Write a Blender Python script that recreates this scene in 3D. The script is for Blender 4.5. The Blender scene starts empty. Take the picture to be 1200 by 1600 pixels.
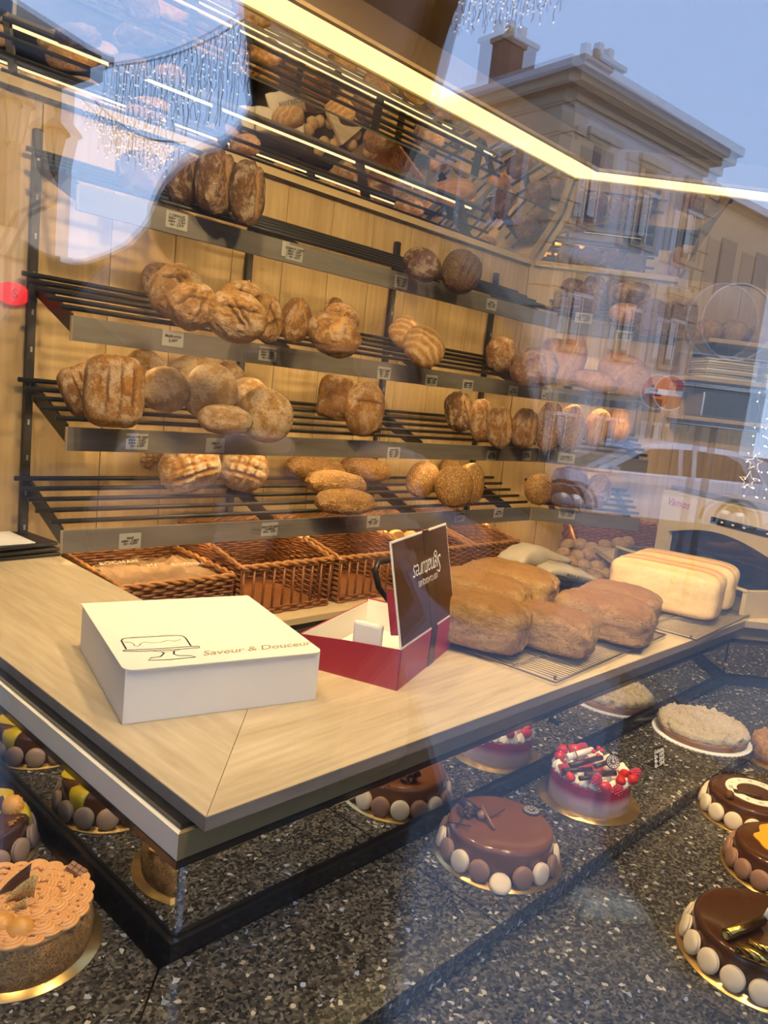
import bpy, bmesh, math, random
from mathutils import Vector, Matrix, Euler, noise
random.seed(7)
R = math.radians
SC = bpy.context.scene
COL = SC.collection
# ------------------------------------------------------------------ camera
F_PX, ROLL, PITCH, YAW = 1205.0, R(6.33), R(8.81), R(42.2)
CAM = Vector((0, 0, 1.55))
FWD = Vector((math.cos(YAW)*math.cos(PITCH), math.sin(YAW)*math.cos(PITCH), -math.sin(PITCH)))
RT0 = Vector((math.sin(YAW), -math.cos(YAW), 0))
UP0 = RT0.cross(FWD)
CX = RT0*math.cos(ROLL) + UP0*math.sin(ROLL)
CY = UP0*math.cos(ROLL) - RT0*math.sin(ROLL)
cam_d = bpy.data.cameras.new('camera')
cam_d.sensor_fit = 'VERTICAL'
cam_d.sensor_height = 24.0
cam_d.lens = F_PX/1600*24.0
cam_d.clip_start = 0.02
cam = bpy.data.objects.new('camera', cam_d)
COL.objects.link(cam)
m = Matrix.Identity(4)
for i, a in enumerate((CX, CY, -FWD)):
    m[0][i], m[1][i], m[2][i] = a
m.translation = CAM
cam.matrix_world = m
SC.camera = cam
# ------------------------------------------------------------------ world, sun, exposure
SC.view_settings.view_transform = 'Standard'
SC.view_settings.look = 'None'
SC.view_settings.gamma = 1.0
SC.view_settings.use_curve_mapping = False
SC.view_settings.exposure = -0.12
SC.cycles.transparent_max_bounces = 16
SC.cycles.max_bounces = 8
SC.cycles.sample_clamp_indirect = 6.0
W = bpy.data.worlds.new('sky')
SC.world = W
W.use_nodes = True
wn, wl = W.node_tree.nodes, W.node_tree.links
wn.clear()
w_out = wn.new('ShaderNodeOutputWorld')
w_bg = wn.new('ShaderNodeBackground')
w_tc = wn.new('ShaderNodeTexCoord')
w_sep = wn.new('ShaderNodeSeparateXYZ')
w_ramp = wn.new('ShaderNodeValToRGB')
wl.new(w_tc.outputs['Generated'], w_sep.inputs[0])
wl.new(w_sep.outputs['Z'], w_ramp.inputs[0])
w_ramp.color_ramp.elements[0].position = 0.0
w_ramp.color_ramp.elements[0].color = (0.52, 0.68, 0.98, 1)
w_ramp.color_ramp.elements[1].position = 0.75
w_ramp.color_ramp.elements[1].color = (0.26, 0.47, 0.98, 1)
wl.new(w_ramp.outputs[0], w_bg.inputs[0])
w_bg.inputs[1].default_value = SKY_STRENGTH = 3.3
wl.new(w_bg.outputs[0], w_out.inputs[0])
sun_d = bpy.data.lights.new('sun', 'SUN')
sun_d.energy = 3.0
sun_d.color = (1.0, 0.86, 0.68)
sun_d.angle = R(0.6)
sun = bpy.data.objects.new('sun', sun_d)
COL.objects.link(sun)
sun.location = (6, 6, 14)
sun.rotation_euler = Vector((-0.75, -0.25, -0.62)).to_track_quat('-Z', 'Y').to_euler()

# ------------------------------------------------------------------ helpers
def ray(px, py):
    x, y = (px-600)/F_PX, (800-py)/F_PX
    return FWD + CX*x + CY*y
def onz(px, py, z):
    d = ray(px, py)
    return CAM + d*((z-CAM.z)/d.z)
def onpl(px, py, n, d0):
    d = ray(px, py)
    return CAM + d*((d0-n.dot(CAM))/n.dot(d))

MATS = {}
class N:
    """small wrapper around a material's node tree"""
    def __init__(s, name):
        s.m = bpy.data.materials.new(name)
        s.m.use_nodes = True
        s.t = s.m.node_tree
        s.b = s.t.nodes['Principled BSDF']
        s.out = s.t.nodes['Material Output']
        MATS[name] = s.m
    def new(s, kind, **kw):
        n = s.t.nodes.new('ShaderNode'+kind)
        for k, v in kw.items():
            if k in n.inputs.keys():
                n.inputs[k].default_value = v
            else:
                setattr(n, k, v)
        return n
    def ln(s, a, b):
        s.t.links.new(a, b)
    def coord(s, kind='Object', scale=(1, 1, 1), rnd=False):
        tc = s.new('TexCoord')
        mp = s.new('Mapping')
        mp.inputs['Scale'].default_value = scale
        if kind == 'Position':
            g = s.new('NewGeometry')
            s.ln(g.outputs['Position'], mp.inputs[0])
        else:
            s.ln(tc.outputs[kind], mp.inputs[0])
        if rnd:
            oi = s.new('ObjectInfo')
            mm = s.new('VectorMath', operation='SCALE')
            c = s.new('CombineXYZ')
            mu = s.new('Math', operation='MULTIPLY')
            mu.inputs[1].default_value = 37.0
            s.ln(oi.outputs['Random'], mu.inputs[0])
            for i in range(3):
                s.ln(mu.outputs[0], c.inputs[i])
            ad = s.new('VectorMath', operation='ADD')
            s.ln(mp.outputs[0], ad.inputs[0])
            s.ln(c.outputs[0], ad.inputs[1])
            return ad.outputs[0]
        return mp.outputs[0]
    def noise(s, vec, scale, detail=4, rough=.55, out='Fac', dist=0):
        n = s.new('TexNoise')
        n.inputs['Scale'].default_value = scale
        n.inputs['Detail'].default_value = detail
        n.inputs['Roughness'].default_value = rough
        n.inputs['Distortion'].default_value = dist
        s.ln(vec, n.inputs['Vector'])
        return n.outputs[out]
    def vor(s, vec, scale, out='Distance', feature='F1'):
        n = s.new('TexVoronoi', feature=feature)
        n.inputs['Scale'].default_value = scale
        s.ln(vec, n.inputs['Vector'])
        return n.outputs[out]
    def ramp(s, fac, stops, interp='LINEAR'):
        r = s.new('ValToRGB')
        cr = r.color_ramp
        cr.interpolation = interp
        while len(cr.elements) < len(stops):
            cr.elements.new(0.5)
        for e, (p, c) in zip(cr.elements, stops):
            e.position = p
            e.color = (c, c, c, 1) if isinstance(c, (int, float)) else (*c, 1)
        s.ln(fac, r.inputs[0])
        return r.outputs[0]
    def mix(s, fac, a, b, mode='MIX'):
        n = s.new('Mix', data_type='RGBA', blend_type=mode)
        for sock, v in ((n.inputs[0], fac), (n.inputs[6], a), (n.inputs[7], b)):
            if isinstance(v, bpy.types.NodeSocket):
                s.ln(v, sock)
            elif isinstance(v, (int, float)):
                sock.default_value = v
            else:
                sock.default_value = (*v, 1)
        return n.outputs[2]
    def attr(s, name):
        return s.new('Attribute', attribute_name=name).outputs['Fac']
    def bump(s, h, strength=.3, dist=.01):
        b = s.new('Bump')
        b.inputs['Strength'].default_value = strength
        b.inputs['Distance'].default_value = dist
        s.ln(h, b.inputs['Height'])
        s.ln(b.outputs[0], s.b.inputs['Normal'])
    def set(s, col=None, rough=None, metal=None, spec=None, coat=None, trans=None, emit=None, estr=None, sss=None):
        for key, v in (('Base Color', col), ('Roughness', rough), ('Metallic', metal), ('Specular IOR Level', spec), ('Coat Weight', coat),
                       ('Transmission Weight', trans), ('Emission Color', emit), ('Emission Strength', estr), ('Subsurface Weight', sss)):
            if v is None:
                continue
            if isinstance(v, bpy.types.NodeSocket):
                s.ln(v, s.b.inputs[key])
            elif isinstance(v, (int, float)):
                s.b.inputs[key].default_value = v
            else:
                s.b.inputs[key].default_value = (*v, 1)
        return s.m

def plain(name, col, rough=.5, metal=0, spec=.5, var=.12, scale=12, coat=0, bump=0, bscale=80):
    """a plain procedural material with a slight noise in its colour"""
    s = N(name)
    v = s.coord('Object')
    c2 = tuple(max(0, c*(1-var)) for c in col)
    c1 = tuple(min(1, c*(1+var)) for c in col)
    s.set(col=s.mix(s.noise(v, scale), c2, c1), rough=rough, metal=metal, spec=spec, coat=coat)
    if bump:
        s.bump(s.noise(v, bscale), bump, .004)
    return s.m
def emis(name, col, strength):
    s = N(name)
    return s.set(col=(0, 0, 0), rough=1, emit=col, estr=strength, spec=0)

class MB:
    """collects shapes and links them as ONE mesh object"""
    def __init__(s):
        s.v, s.f, s.sm = [], [], []
    def add(s, verts, faces, smooth=False, M=None):
        o = len(s.v)
        s.v += [tuple(M @ Vector(p)) if M else tuple(p) for p in verts]
        s.f += [tuple(i+o for i in f) for f in faces]
        s.sm += [smooth]*len(faces)
        return s
    def box(s, lo, hi, M=None, bev=0):
        bm = bmesh.new()
        bmesh.ops.create_cube(bm, size=1)
        for v in bm.verts:
            v.co = Vector([lo[i] + (v.co[i]+.5)*(hi[i]-lo[i]) for i in range(3)])
        if bev:
            bmesh.ops.bevel(bm, geom=bm.edges[:], offset=bev, segments=2, profile=.6, affect='EDGES')
        return s.bm(bm, M)
    def bm(s, bm, M=None, smooth=False):
        bm.verts.index_update()
        s.add([v.co.copy() for v in bm.verts], [[v.index for v in f.verts] for f in bm.faces], smooth, M)
        bm.free()
        return s
    def prism(s, poly, z0, z1, M=None):
        """poly counter-clockwise seen from above"""
        n = len(poly)
        vs = [(p[0], p[1], z0) for p in poly] + [(p[0], p[1], z1) for p in poly]
        fs = [tuple(range(n-1, -1, -1)), tuple(range(n, 2*n))] + [(i, (i+1) % n, n+(i+1) % n, n+i) for i in range(n)]
        return s.add(vs, fs, False, M)
    def tube(s, pts, r, seg=8, M=None, caps=True, closed=False, flat=1.0):
        pts = [Vector(p) for p in pts]
        n = len(pts)
        rr = r if isinstance(r, (list, tuple)) else [r]*n
        vs, fs = [], []
        up = None
        for i, p in enumerate(pts):
            a = pts[(i-1) % n] if (i or closed) else p
            b = pts[(i+1) % n] if (i < n-1 or closed) else p
            t = (b-a)
            t = t.normalized() if t.length > 1e-9 else Vector((0, 0, 1))
            if up is None:
                up = Vector((0, 0, 1)) if abs(t.z) < .9 else Vector((1, 0, 0))
            x = t.cross(up)
            x = x.normalized() if x.length > 1e-6 else t.orthogonal().normalized()
            y = x.cross(t)
            up = y
            for k in range(seg):
                a2 = 2*math.pi*k/seg
                vs.append(p + x*(math.cos(a2)*rr[i]) + y*(math.sin(a2)*rr[i]*flat))
        for i in range(n if closed else n-1):
            j = (i+1) % n
            for k in range(seg):
                fs.append((i*seg+k, i*seg+(k+1) % seg, j*seg+(k+1) % seg, j*seg+k))
        if caps and not closed:
            fs.append(tuple(range(seg-1, -1, -1)))
            fs.append(tuple((n-1)*seg+k for k in range(seg)))
        return s.add(vs, fs, True, M)
    def lathe(s, prof, seg=48, M=None, smooth=True):
        vs, fs = [], []
        n = len(prof)
        for r, z in prof:
            for k in range(seg):
                a = 2*math.pi*k/seg
                vs.append((r*math.cos(a), r*math.sin(a), z))
        for i in range(n-1):
            for k in range(seg):
                fs.append((i*seg+k, i*seg+(k+1) % seg, (i+1)*seg+(k+1) % seg, (i+1)*seg+k))
        fs.append(tuple(range(seg-1, -1, -1)))
        fs.append(tuple((n-1)*seg+k for k in range(seg)))
        return s.add(vs, fs, smooth, M)
    def ball(s, c, r, M=None, sub=2, sc=(1, 1, 1)):
        bm = bmesh.new()
        bmesh.ops.create_icosphere(bm, subdivisions=sub, radius=1)
        for v in bm.verts:
            v.co = Vector((c[0]+v.co.x*r*sc[0], c[1]+v.co.y*r*sc[1], c[2]+v.co.z*r*sc[2]))
        return s.bm(bm, M, True)
    def mesh(s, name, mat):
        me = bpy.data.meshes.new(name)
        me.from_pydata(s.v, [], s.f)
        me.polygons.foreach_set('use_smooth', s.sm)
        if mat is not None:
            me.materials.append(MATS[mat] if isinstance(mat, str) else mat)
        me.update()
        return me
    def build(s, name, mat, parent=None, loc=None, rot=None, org=None):
        """org: the shapes were given in world space, re-centre them on this point"""
        if org is not None:
            s.v = [(p[0]-org[0], p[1]-org[1], p[2]-org[2]) for p in s.v]
        return inst(name, s.mesh(name, mat), parent, loc if loc is not None else (org if parent is None and org is not None else None), rot)

def inst(name, me, parent=None, loc=None, rot=None, scale=None):
    o = bpy.data.objects.new(name, me)
    COL.objects.link(o)
    if parent is not None:
        o.parent = parent
    if loc is not None:
        o.location = loc
    if rot is not None:
        o.rotation_euler = rot
    if scale is not None:
        o.scale = scale if not isinstance(scale, (int, float)) else (scale,)*3
    return o
def tag(o, label=None, cat=None, group=None, kind=None):
    for k, v in (('label', label), ('category', cat), ('group', group), ('kind', kind)):
        if v:
            o[k] = v
    return o
def thing(name, label, cat, loc, rz=0, group=None):
    o = bpy.data.objects.new(name, None)
    COL.objects.link(o)
    o.empty_display_size = .05
    o.location = loc
    o.rotation_euler = (0, 0, rz)
    return tag(o, label, cat, group)
def struct(o):
    o['kind'] = 'structure'
    return o
FONT = None
def text(name, body, size, mat, parent, M, shear=0, align='CENTER', spacing=1.0, line=1.0, bold=0.0, ext=.0003):
    c = bpy.data.curves.new(name, 'FONT')
    c.body = body
    c.size = size
    c.shear = shear
    c.align_x = align
    c.align_y = 'CENTER'
    c.space_character = spacing
    c.space_line = line
    c.offset = bold
    c.extrude = ext
    c.resolution_u = 2
    c.materials.append(MATS[mat])
    tmp = bpy.data.objects.new(name, c)
    COL.objects.link(tmp)
    me = bpy.data.meshes.new_from_object(tmp)
    bpy.data.objects.remove(tmp)
    bpy.data.curves.remove(c)
    o = bpy.data.objects.new(name, me)
    COL.objects.link(o)
    if not me.materials:
        me.materials.append(MATS[mat])
    o.parent = parent
    o.matrix_local = M
    return o
def frame(origin, x, y):
    """4x4 with given x and y axes"""
    x = Vector(x).normalized()
    z = x.cross(Vector(y)).normalized()
    y = z.cross(x)
    M = Matrix.Identity(4)
    for i, a in enumerate((x, y, z)):
        M[0][i], M[1][i], M[2][i] = a
    M.translation = Vector(origin)
    return M
def smooth01(a, b, x):
    t = max(0., min(1., (x-a)/(b-a)))
    return t*t*(3-2*t)
# ------------------------------------------------------------------ materials
def wood(name, dark, mid, light, grain='Z', scale=1.0, rough=.45, rnd=True, var=.5):
    s = N(name)
    st = {'X': (1.2, 14, 14), 'Y': (14, 1.2, 14), 'Z': (14, 14, 1.2)}[grain]
    v = s.coord('Object', tuple(a*scale for a in st), rnd)
    a = s.noise(v, 1.0, 6, .6, dist=1.2)
    st2 = tuple(x*.22 for x in st)
    v2 = s.coord('Object', tuple(a_*scale for a_ in st2), rnd)
    b = s.noise(v2, 1.0, 3, .5, dist=2.5)
    c = s.ramp(a, [(.25, dark), (.5, mid), (.8, light)])
    c2 = s.ramp(b, [(.3, dark), (.5, mid), (.7, light)])
    c = s.mix(.45, c, c2)
    fine = s.noise(s.coord('Object', tuple(x*4*scale for x in st), rnd), 1.0, 2)
    c = s.mix(var*.35, c, s.ramp(fine, [(.3, dark), (.7, light)]))
    s.set(col=c, rough=rough, spec=.35)
    s.bump(a, .08, .002)
    return s.m
wood('oak_panel', (.29, .175, .065), (.46, .305, .135), (.57, .41, .21), 'Z', 1.0, .55, var=.8)
wood('oak_top', (.33, .24, .14), (.53, .42, .27), (.64, .53, .36), 'X', 1.6, .38, var=.9)
wood('oak_top_y', (.32, .235, .14), (.51, .41, .27), (.63, .52, .36), 'Y', 1.6, .38, var=.9)
wood('grey_oak', (.10, .085, .07), (.155, .135, .11), (.20, .175, .145), 'X', 2.2, .6)
wood('edge_oak', (.17, .135, .10), (.26, .21, .165), (.33, .27, .215), 'X', 2.0, .5)
wood('plank_pale', (.40, .28, .15), (.52, .38, .22), (.60, .45, .28), 'X', 1.6, .5)
plain('black_metal', (.012, .011, .010), .42, 0, .5)
plain('cream_panel', (.74, .68, .55), .5)
plain('black_gloss', (.010, .009, .009), .18)
plain('white_card', (.80, .755, .66), .55, var=.03)
plain('white_inner', (.84, .80, .72), .6, var=.03)
plain('paper_grey', (.36, .335, .28), .7)
plain('ink', (.012, .010, .012), .6)
plain('gold_ink', (.30, .19, .055), .5)
plain('red_card', (.36, .022, .045), .42, var=.05)
plain('brown_card', (.062, .022, .010), .45, var=.06)
plain('ribbon', (.026, .009, .005), .3, var=.06)
plain('white_ink', (.86, .82, .74), .6)
plain('gold_board', (.62, .40, .14), .25, .85, .5, .06)
plain('silver_board', (.62, .66, .64), .25, .7)
plain('choc_glaze', (.165, .060, .022), .14, 0, .45, .10, 6, coat=.15)
plain('choc_dark', (.070, .024, .009), .13, 0, .45, .12, 6, coat=.15)
plain('choc_mat', (.035, .014, .008), .40)
plain('choc_milk', (.24, .105, .045), .4)
plain('caramel_glaze', (.72, .36, .03), .08, 0, .6, .10, coat=.5)
plain('yellow_glaze', (.60, .42, .015), .08, 0, .6, .10, coat=.5)
plain('mac_brown', (.27, .135, .075), .6, bump=.15)
plain('mac_cream', (.70, .55, .36), .6, bump=.15)
plain('mac_taupe', (.30, .20, .135), .6, bump=.15)
plain('gold_leaf', (.80, .52, .12), .28, .9)
plain('cream_white', (.80, .73, .58), .5, bump=.1)
plain('coffee_cream', (.74, .37, .125), .34, 0, .5, .12, 30)
plain('strawberry', (.52, .020, .018), .22, 0, .5, .2, 60)
plain('raspberry', (.42, .030, .06), .45, bump=.6, bscale=300)
plain('orange_shell', (.66, .30, .05), .35)
plain('brass', (.60, .42, .14), .25, 1.0)
plain('beige_metal', (.44, .355, .22), .38)
plain('red_plastic', (.50, .012, .015), .3)
plain('grey_steel', (.30, .30, .30), .3, .9)
plain('wire', (.16, .14, .11), .35, .8)
plain('paper_bag', (.50, .42, .32), .8, var=.2, bump=.4, bscale=20)
plain('paper_brown', (.27, .155, .075), .6, var=.25, bump=.5, bscale=14)
plain('fascia', (.13, .085, .05), .7)
plain('cream_shaded', (.21, .15, .065), .5)  # cream fascia with the shade below the worktop painted into its colour
plain('soffit', (.46, .33, .16), .7)
plain('dark_floor', (.035, .030, .028), .4)
plain('ticket_white', (.75, .74, .72), .7)
s = N('mirror')
s.set(col=(.92, .92, .90), rough=.004, metal=1)
s = N('wicker')
v = s.coord('Object', (1, 1, 1), True)
s.set(col=s.mix(s.noise(v, 60, 3), (.085, .026, .008), (.34, .125, .035)), rough=.45)
s = N('wicker_rim')
v = s.coord('Object', (1, 1, 1), True)
s.set(col=s.mix(s.noise(v, 40, 3), (.28, .105, .03), (.52, .24, .075)), rough=.45)
# granite
s = N('granite')
v = s.coord('Position', (1, 1, 1))
vd = s.new('VectorMath', operation='ADD')
nz = s.noise(v, 45, 2, out='Color')
sc_ = s.new('VectorMath', operation='SCALE')
sc_.inputs['Scale'].default_value = .014
s.ln(nz, sc_.inputs[0])
s.ln(v, vd.inputs[0])
s.ln(sc_.outputs[0], vd.inputs[1])
vv = vd.outputs[0]
f1 = s.vor(vv, 215, 'Color')
sp = s.new('SeparateColor')
s.ln(f1, sp.inputs[0])
base = s.ramp(sp.outputs[0], [(0., (.008, .008, .008)), (.35, (.030, .028, .024)), (.6, (.060, .053, .042)), (.85, (.105, .093, .075)), (1., (.17, .15, .12))])
f2 = s.vor(vv, 150, 'Color')
sp2 = s.new('SeparateColor')
s.ln(f2, sp2.inputs[0])
spark = s.ramp(sp2.outputs[1], [(.962, 0.), (.972, 1.)])
c = s.mix(spark, base, s.ramp(sp2.outputs[2], [(.0, (.42, .37, .28)), (.6, (.50, .46, .38)), (.85, (.22, .27, .42)), (1., (.30, .36, .50))]))
s.set(col=c, rough=.16, spec=.5)
# glass of the shop window: clear, reflecting more at glancing angles
def glass(name, r0, tint):
    s = N(name)
    s.t.nodes.remove(s.b)
    lw = s.new('LayerWeight')
    lw.inputs['Blend'].default_value = .5
    pw = s.new('Math', operation='POWER')
    pw.inputs[1].default_value = 5
    s.ln(lw.outputs['Facing'], pw.inputs[0])
    ma = s.new('Math', operation='MULTIPLY_ADD')
    ma.inputs[1].default_value = 1-r0
    ma.inputs[2].default_value = r0
    s.ln(pw.outputs[0], ma.inputs[0])
    tr = s.new('BsdfTransparent')
    tr.inputs[0].default_value = (*tint, 1)
    gl = s.new('BsdfGlossy')
    gl.inputs['Roughness'].default_value = 0
    gl.inputs[0].default_value = (1, 1, 1, 1)
    mx = s.new('MixShader')
    s.ln(ma.outputs[0], mx.inputs[0])
    s.ln(tr.outputs[0], mx.inputs[1])
    s.ln(gl.outputs[0], mx.inputs[2])
    s.ln(mx.outputs[0], s.out.inputs[0])
    return s.m
glass('window_glass', .080, (.99, .995, .99))
glass('clear_plastic', .05, (.80, .82, .82))
glass('green_edge', .10, (.55, .80, .72))
emis('led', (1.0, .74, .27), 2.8)
emis('led_strip', (1.0, .75, .40), 2.2)
emis('red_glow', (1.0, .035, .03), 1.3)
emis('led_white', (1.0, .86, .62), 12.0)
emis('fairy', (1.0, .90, .70), 8.0)

# breads: crust colour by noise, flour patches, pale where the crust was cut or torn
def crust(name, dark, mid, light, flour=(.0, .6), cut=(.55, .33, .13), flourcol=(.50, .39, .27), seeds=0, seedcol=(.62, .45, .24), rough=.62, bump=.5, speck=0, cs=1.0, crack=.0):
    s = N(name)
    v = s.coord('Object', (cs, cs, cs), True)
    n1 = s.noise(v, 2.2, 5, .6)
    c = s.ramp(n1, [(.34, dark), (.5, mid), (.64, light)])
    n2 = s.noise(v, 13, 6, .72)
    c = s.mix(.5, c, s.ramp(n2, [(.36, dark), (.64, light)]))
    if crack:
        wv = s.new('VectorMath', operation='ADD')
        s.ln(v, wv.inputs[0])
        s.ln(s.noise(v, 3, 4, out='Color'), wv.inputs[1])
        ck = s.ramp(s.vor(wv.outputs[0], 3.4, 'Distance', 'DISTANCE_TO_EDGE'), [(.0, crack), (.05, 0.)])
        c = s.mix(ck, c, dark)
    if flour[0]:
        fl = s.noise(v, 1.7, 6, .72)
        ff = s.ramp(fl, [(flour[1]-.05, 0.), (flour[1]+.06, flour[0])])
        grit = s.noise(v, 26, 3, .7)
        ff2 = s.mix(1., ff, s.ramp(grit, [(.35, .25), (.6, 1.)]), 'MULTIPLY')
        c = s.mix(ff2, c, flourcol)
    h = n2
    if speck:
        sv = s.vor(v, 6.5, 'Distance')
        c = s.mix(s.ramp(sv, [(.08, speck), (.26, 0.)]), c, tuple(x*.45 for x in dark))
    if seeds:
        sv = s.vor(v, 9, 'Distance')
        sm_ = s.ramp(sv, [(.20, seeds), (.42, 0.)])
        c = s.mix(sm_, c, seedcol)
        h = sm_
    cu = s.attr('cut')
    c = s.mix(cu, c, cut)
    s.set(col=c, rough=rough, spec=.3)
    s.bump(h, bump, .06 if seeds else .035)
    return s.m
crust('crust_rustic', (0.104, 0.041, 0.011), (0.208, 0.089, 0.024), (0.320, 0.155, 0.048), (.8, .54), (0.416, 0.222, 0.068), crack=.6)
crust('crust_dark', (0.036, 0.015, 0.005), (0.084, 0.037, 0.012), (0.152, 0.070, 0.024), (.75, .55), (0.288, 0.155, 0.054), crack=.6)
crust('crust_multi', (0.160, 0.070, 0.018), (0.288, 0.141, 0.037), (0.400, 0.222, 0.068), (.8, .55), (0.080, 0.033, 0.010), crack=.7)
crust('crust_ball', (0.160, 0.078, 0.023), (0.288, 0.148, 0.045), (0.384, 0.215, 0.071), (.85, .50), (0.240, 0.126, 0.034), speck=.5)
crust('crust_tin', (0.120, 0.044, 0.011), (0.240, 0.104, 0.026), (0.368, 0.185, 0.051), (.8, .53), (0.096, 0.037, 0.012), crack=.5)
crust('crust_gold', (0.264, 0.092, 0.017), (0.400, 0.163, 0.031), (0.496, 0.237, 0.054), (0, 0), (0.528, 0.296, 0.088), rough=.4, bump=.2)
crust('crust_cross', (0.176, 0.070, 0.016), (0.320, 0.148, 0.035), (0.416, 0.222, 0.061), (.95, .50), (0.368, 0.170, 0.041), flourcol=(.70, .58, .40))
crust('crust_seed', (0.136, 0.056, 0.014), (0.272, 0.126, 0.031), (0.384, 0.200, 0.054), (0, 0), (0.336, 0.163, 0.041), seeds=.75)
crust('crust_seed_dark', (0.040, 0.019, 0.008), (0.080, 0.043, 0.018), (0.128, 0.070, 0.031), (.5, .62), (0.040, 0.018, 0.008), seeds=.55, seedcol=(.26, .19, .11))
crust('crust_banneton', (0.208, 0.085, 0.020), (0.352, 0.170, 0.044), (0.440, 0.237, 0.068), (0, 0), (0.560, 0.407, 0.238))
crust('crust_pale', (0.216, 0.111, 0.037), (0.352, 0.207, 0.082), (0.464, 0.303, 0.136), (.4, .60), (0.216, 0.092, 0.027), speck=.7, bump=.5)
crust('crust_white', (.52, .36, .17), (.63, .46, .24), (.70, .53, .30), (0, 0), (.46, .23, .06), bump=.12)
crust('crust_roll', (.30, .17, .06), (.46, .28, .11), (.56, .36, .16), (.5, .56), (.5, .3, .1))
crust('crumb_coat', (.16, .06, .014), (.36, .17, .045), (.58, .33, .11), (0, 0), (.5, .3, .1), seeds=.6, seedcol=(.66, .42, .17), bump=.9, cs=30)
crust('sugar_top', (.36, .17, .045), (.62, .42, .20), (.80, .68, .48), (.9, .42), (.5, .3, .1), flourcol=(.80, .72, .58), bump=.7, cs=14)
s = N('berry_side')
g = s.new('TexCoord')
sx = s.new('SeparateXYZ')
s.ln(g.outputs['Generated'], sx.inputs[0])
v = s.coord('Object')
nn = s.noise(v, 18, 4)
ad = s.new('Math', operation='MULTIPLY_ADD')
ad.inputs[1].default_value = .22
s.ln(nn, ad.inputs[0])
s.ln(sx.outputs['Z'], ad.inputs[2])
s.set(col=s.ramp(ad.outputs[0], [(.25, (.62, .52, .50)), (.60, (.52, .27, .28)), (.82, (.32, .02, .06)), (1., (.36, .015, .05))]), rough=.35)
# ------------------------------------------------------------------ plan of the shop
TH = R(-1.7)
U = Vector((math.cos(TH), math.sin(TH), 0))
V = Vector((-math.sin(TH), math.cos(TH), 0))
A2 = TH - R(44)
U2 = Vector((math.cos(A2), math.sin(A2), 0))
V2 = Vector((-math.sin(A2), math.cos(A2), 0))
Z = Vector((0, 0, 1))
def S(u, v, z=0):
    return U*u + V*v + Z*z
def offset(path, d):
    """mitred offset of a plan polyline towards its left side"""
    out = []
    n = len(path)
    for i, p in enumerate(path):
        p = Vector((p[0], p[1]))
        dirs = []
        if i > 0:
            dirs.append((p - Vector(path[i-1][:2])).normalized())
        if i < n-1:
            dirs.append((Vector(path[i+1][:2]) - p).normalized())
        ns = [Vector((-e.y, e.x)) for e in dirs]
        if len(ns) == 1:
            out.append(p + ns[0]*d)
        else:
            b = (ns[0]+ns[1]).normalized()
            out.append(p + b*(d/b.dot(ns[0])))
    return [(q.x, q.y) for q in out]
def quads(path, o0, o1):
    a, b = offset(path, o0), offset(path, o1)
    return [[a[i], a[i+1], b[i+1], b[i]] for i in range(len(path)-1)]
def shrink(q, g):
    c = Vector((sum(p[0] for p in q)/4, sum(p[1] for p in q)/4))
    return [tuple(Vector(p) + (c-Vector(p)).normalized()*g) for p in q]
T, G1, G2 = .95, .72, .683            # heights: counter top, granite step, lower granite
GROUND = .25                          # pavement outside
NG = Vector((math.cos(R(47)), math.sin(R(47)), 0))     # window plane
TG = Vector((-NG.y, NG.x, 0))
DG = .25
CTR = [(.593, 3.0), (.593, .803), (2.605, .743), tuple((Vector((2.605, .743)) + U2.xy*1.5))]

# floor, ceiling
struct(MB().prism([(-3.2, 3.9), (.5, .05), (4.2, -3.6), (8, .6), (4.5, 5.2)], -.05, 0).build('floor', 'dark_floor'))
K = Vector((3.40, 2.075))
LIP = [tuple((K - U.xy*5.5)), tuple(K), tuple(K + U2.xy*2.6)]
WALL_O = .295
# back wall: oak boards, each its own piece
def boards(name, p0, d, length, width, z0, z1, nrm, mat='oak_panel'):
    root = bpy.data.objects.new(name, None)
    COL.objects.link(root)
    root.location = (p0[0], p0[1], z0)
    root['kind'] = 'structure'
    ang = math.atan2(d.y, d.x)
    root.rotation_euler = (0, 0, ang)
    n = int(math.ceil(length/width))
    me = MB().box((.0015, 0, 0), (width-.0015, .02, z1-z0), bev=.001).mesh('board', mat)
    bk = MB().box((-.01, .018, -.01), (n*width+.01, .05, z1-z0+.01)).build('backing', 'choc_mat', root)
    for i in range(n):
        inst('board', me, root, (i*width, 0, 0))
    return root
wp = offset(LIP, WALL_O)
P0, P1, P2 = [Vector(p) for p in wp]
L0 = (P1-P0).length
boards('wall_back', P1 - U.xy*(.228*int(L0/.228)), U, .228*int(L0/.228), .228, 0, 2.75, V)
boards('wall_right', P1, U2, 2.6, .228, 0, 2.75, V2)
# ceiling slab of the shop and the storeys above it
cl = MB().prism([(-.9, 1.35), (1.35, -.9), (6.5, -.4), (6.5, 4.2), (-2.6, 4.2), (-2.6, 1.9)], 2.70, 3.0)
struct(cl.build('ceiling', 'fascia'))
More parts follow.
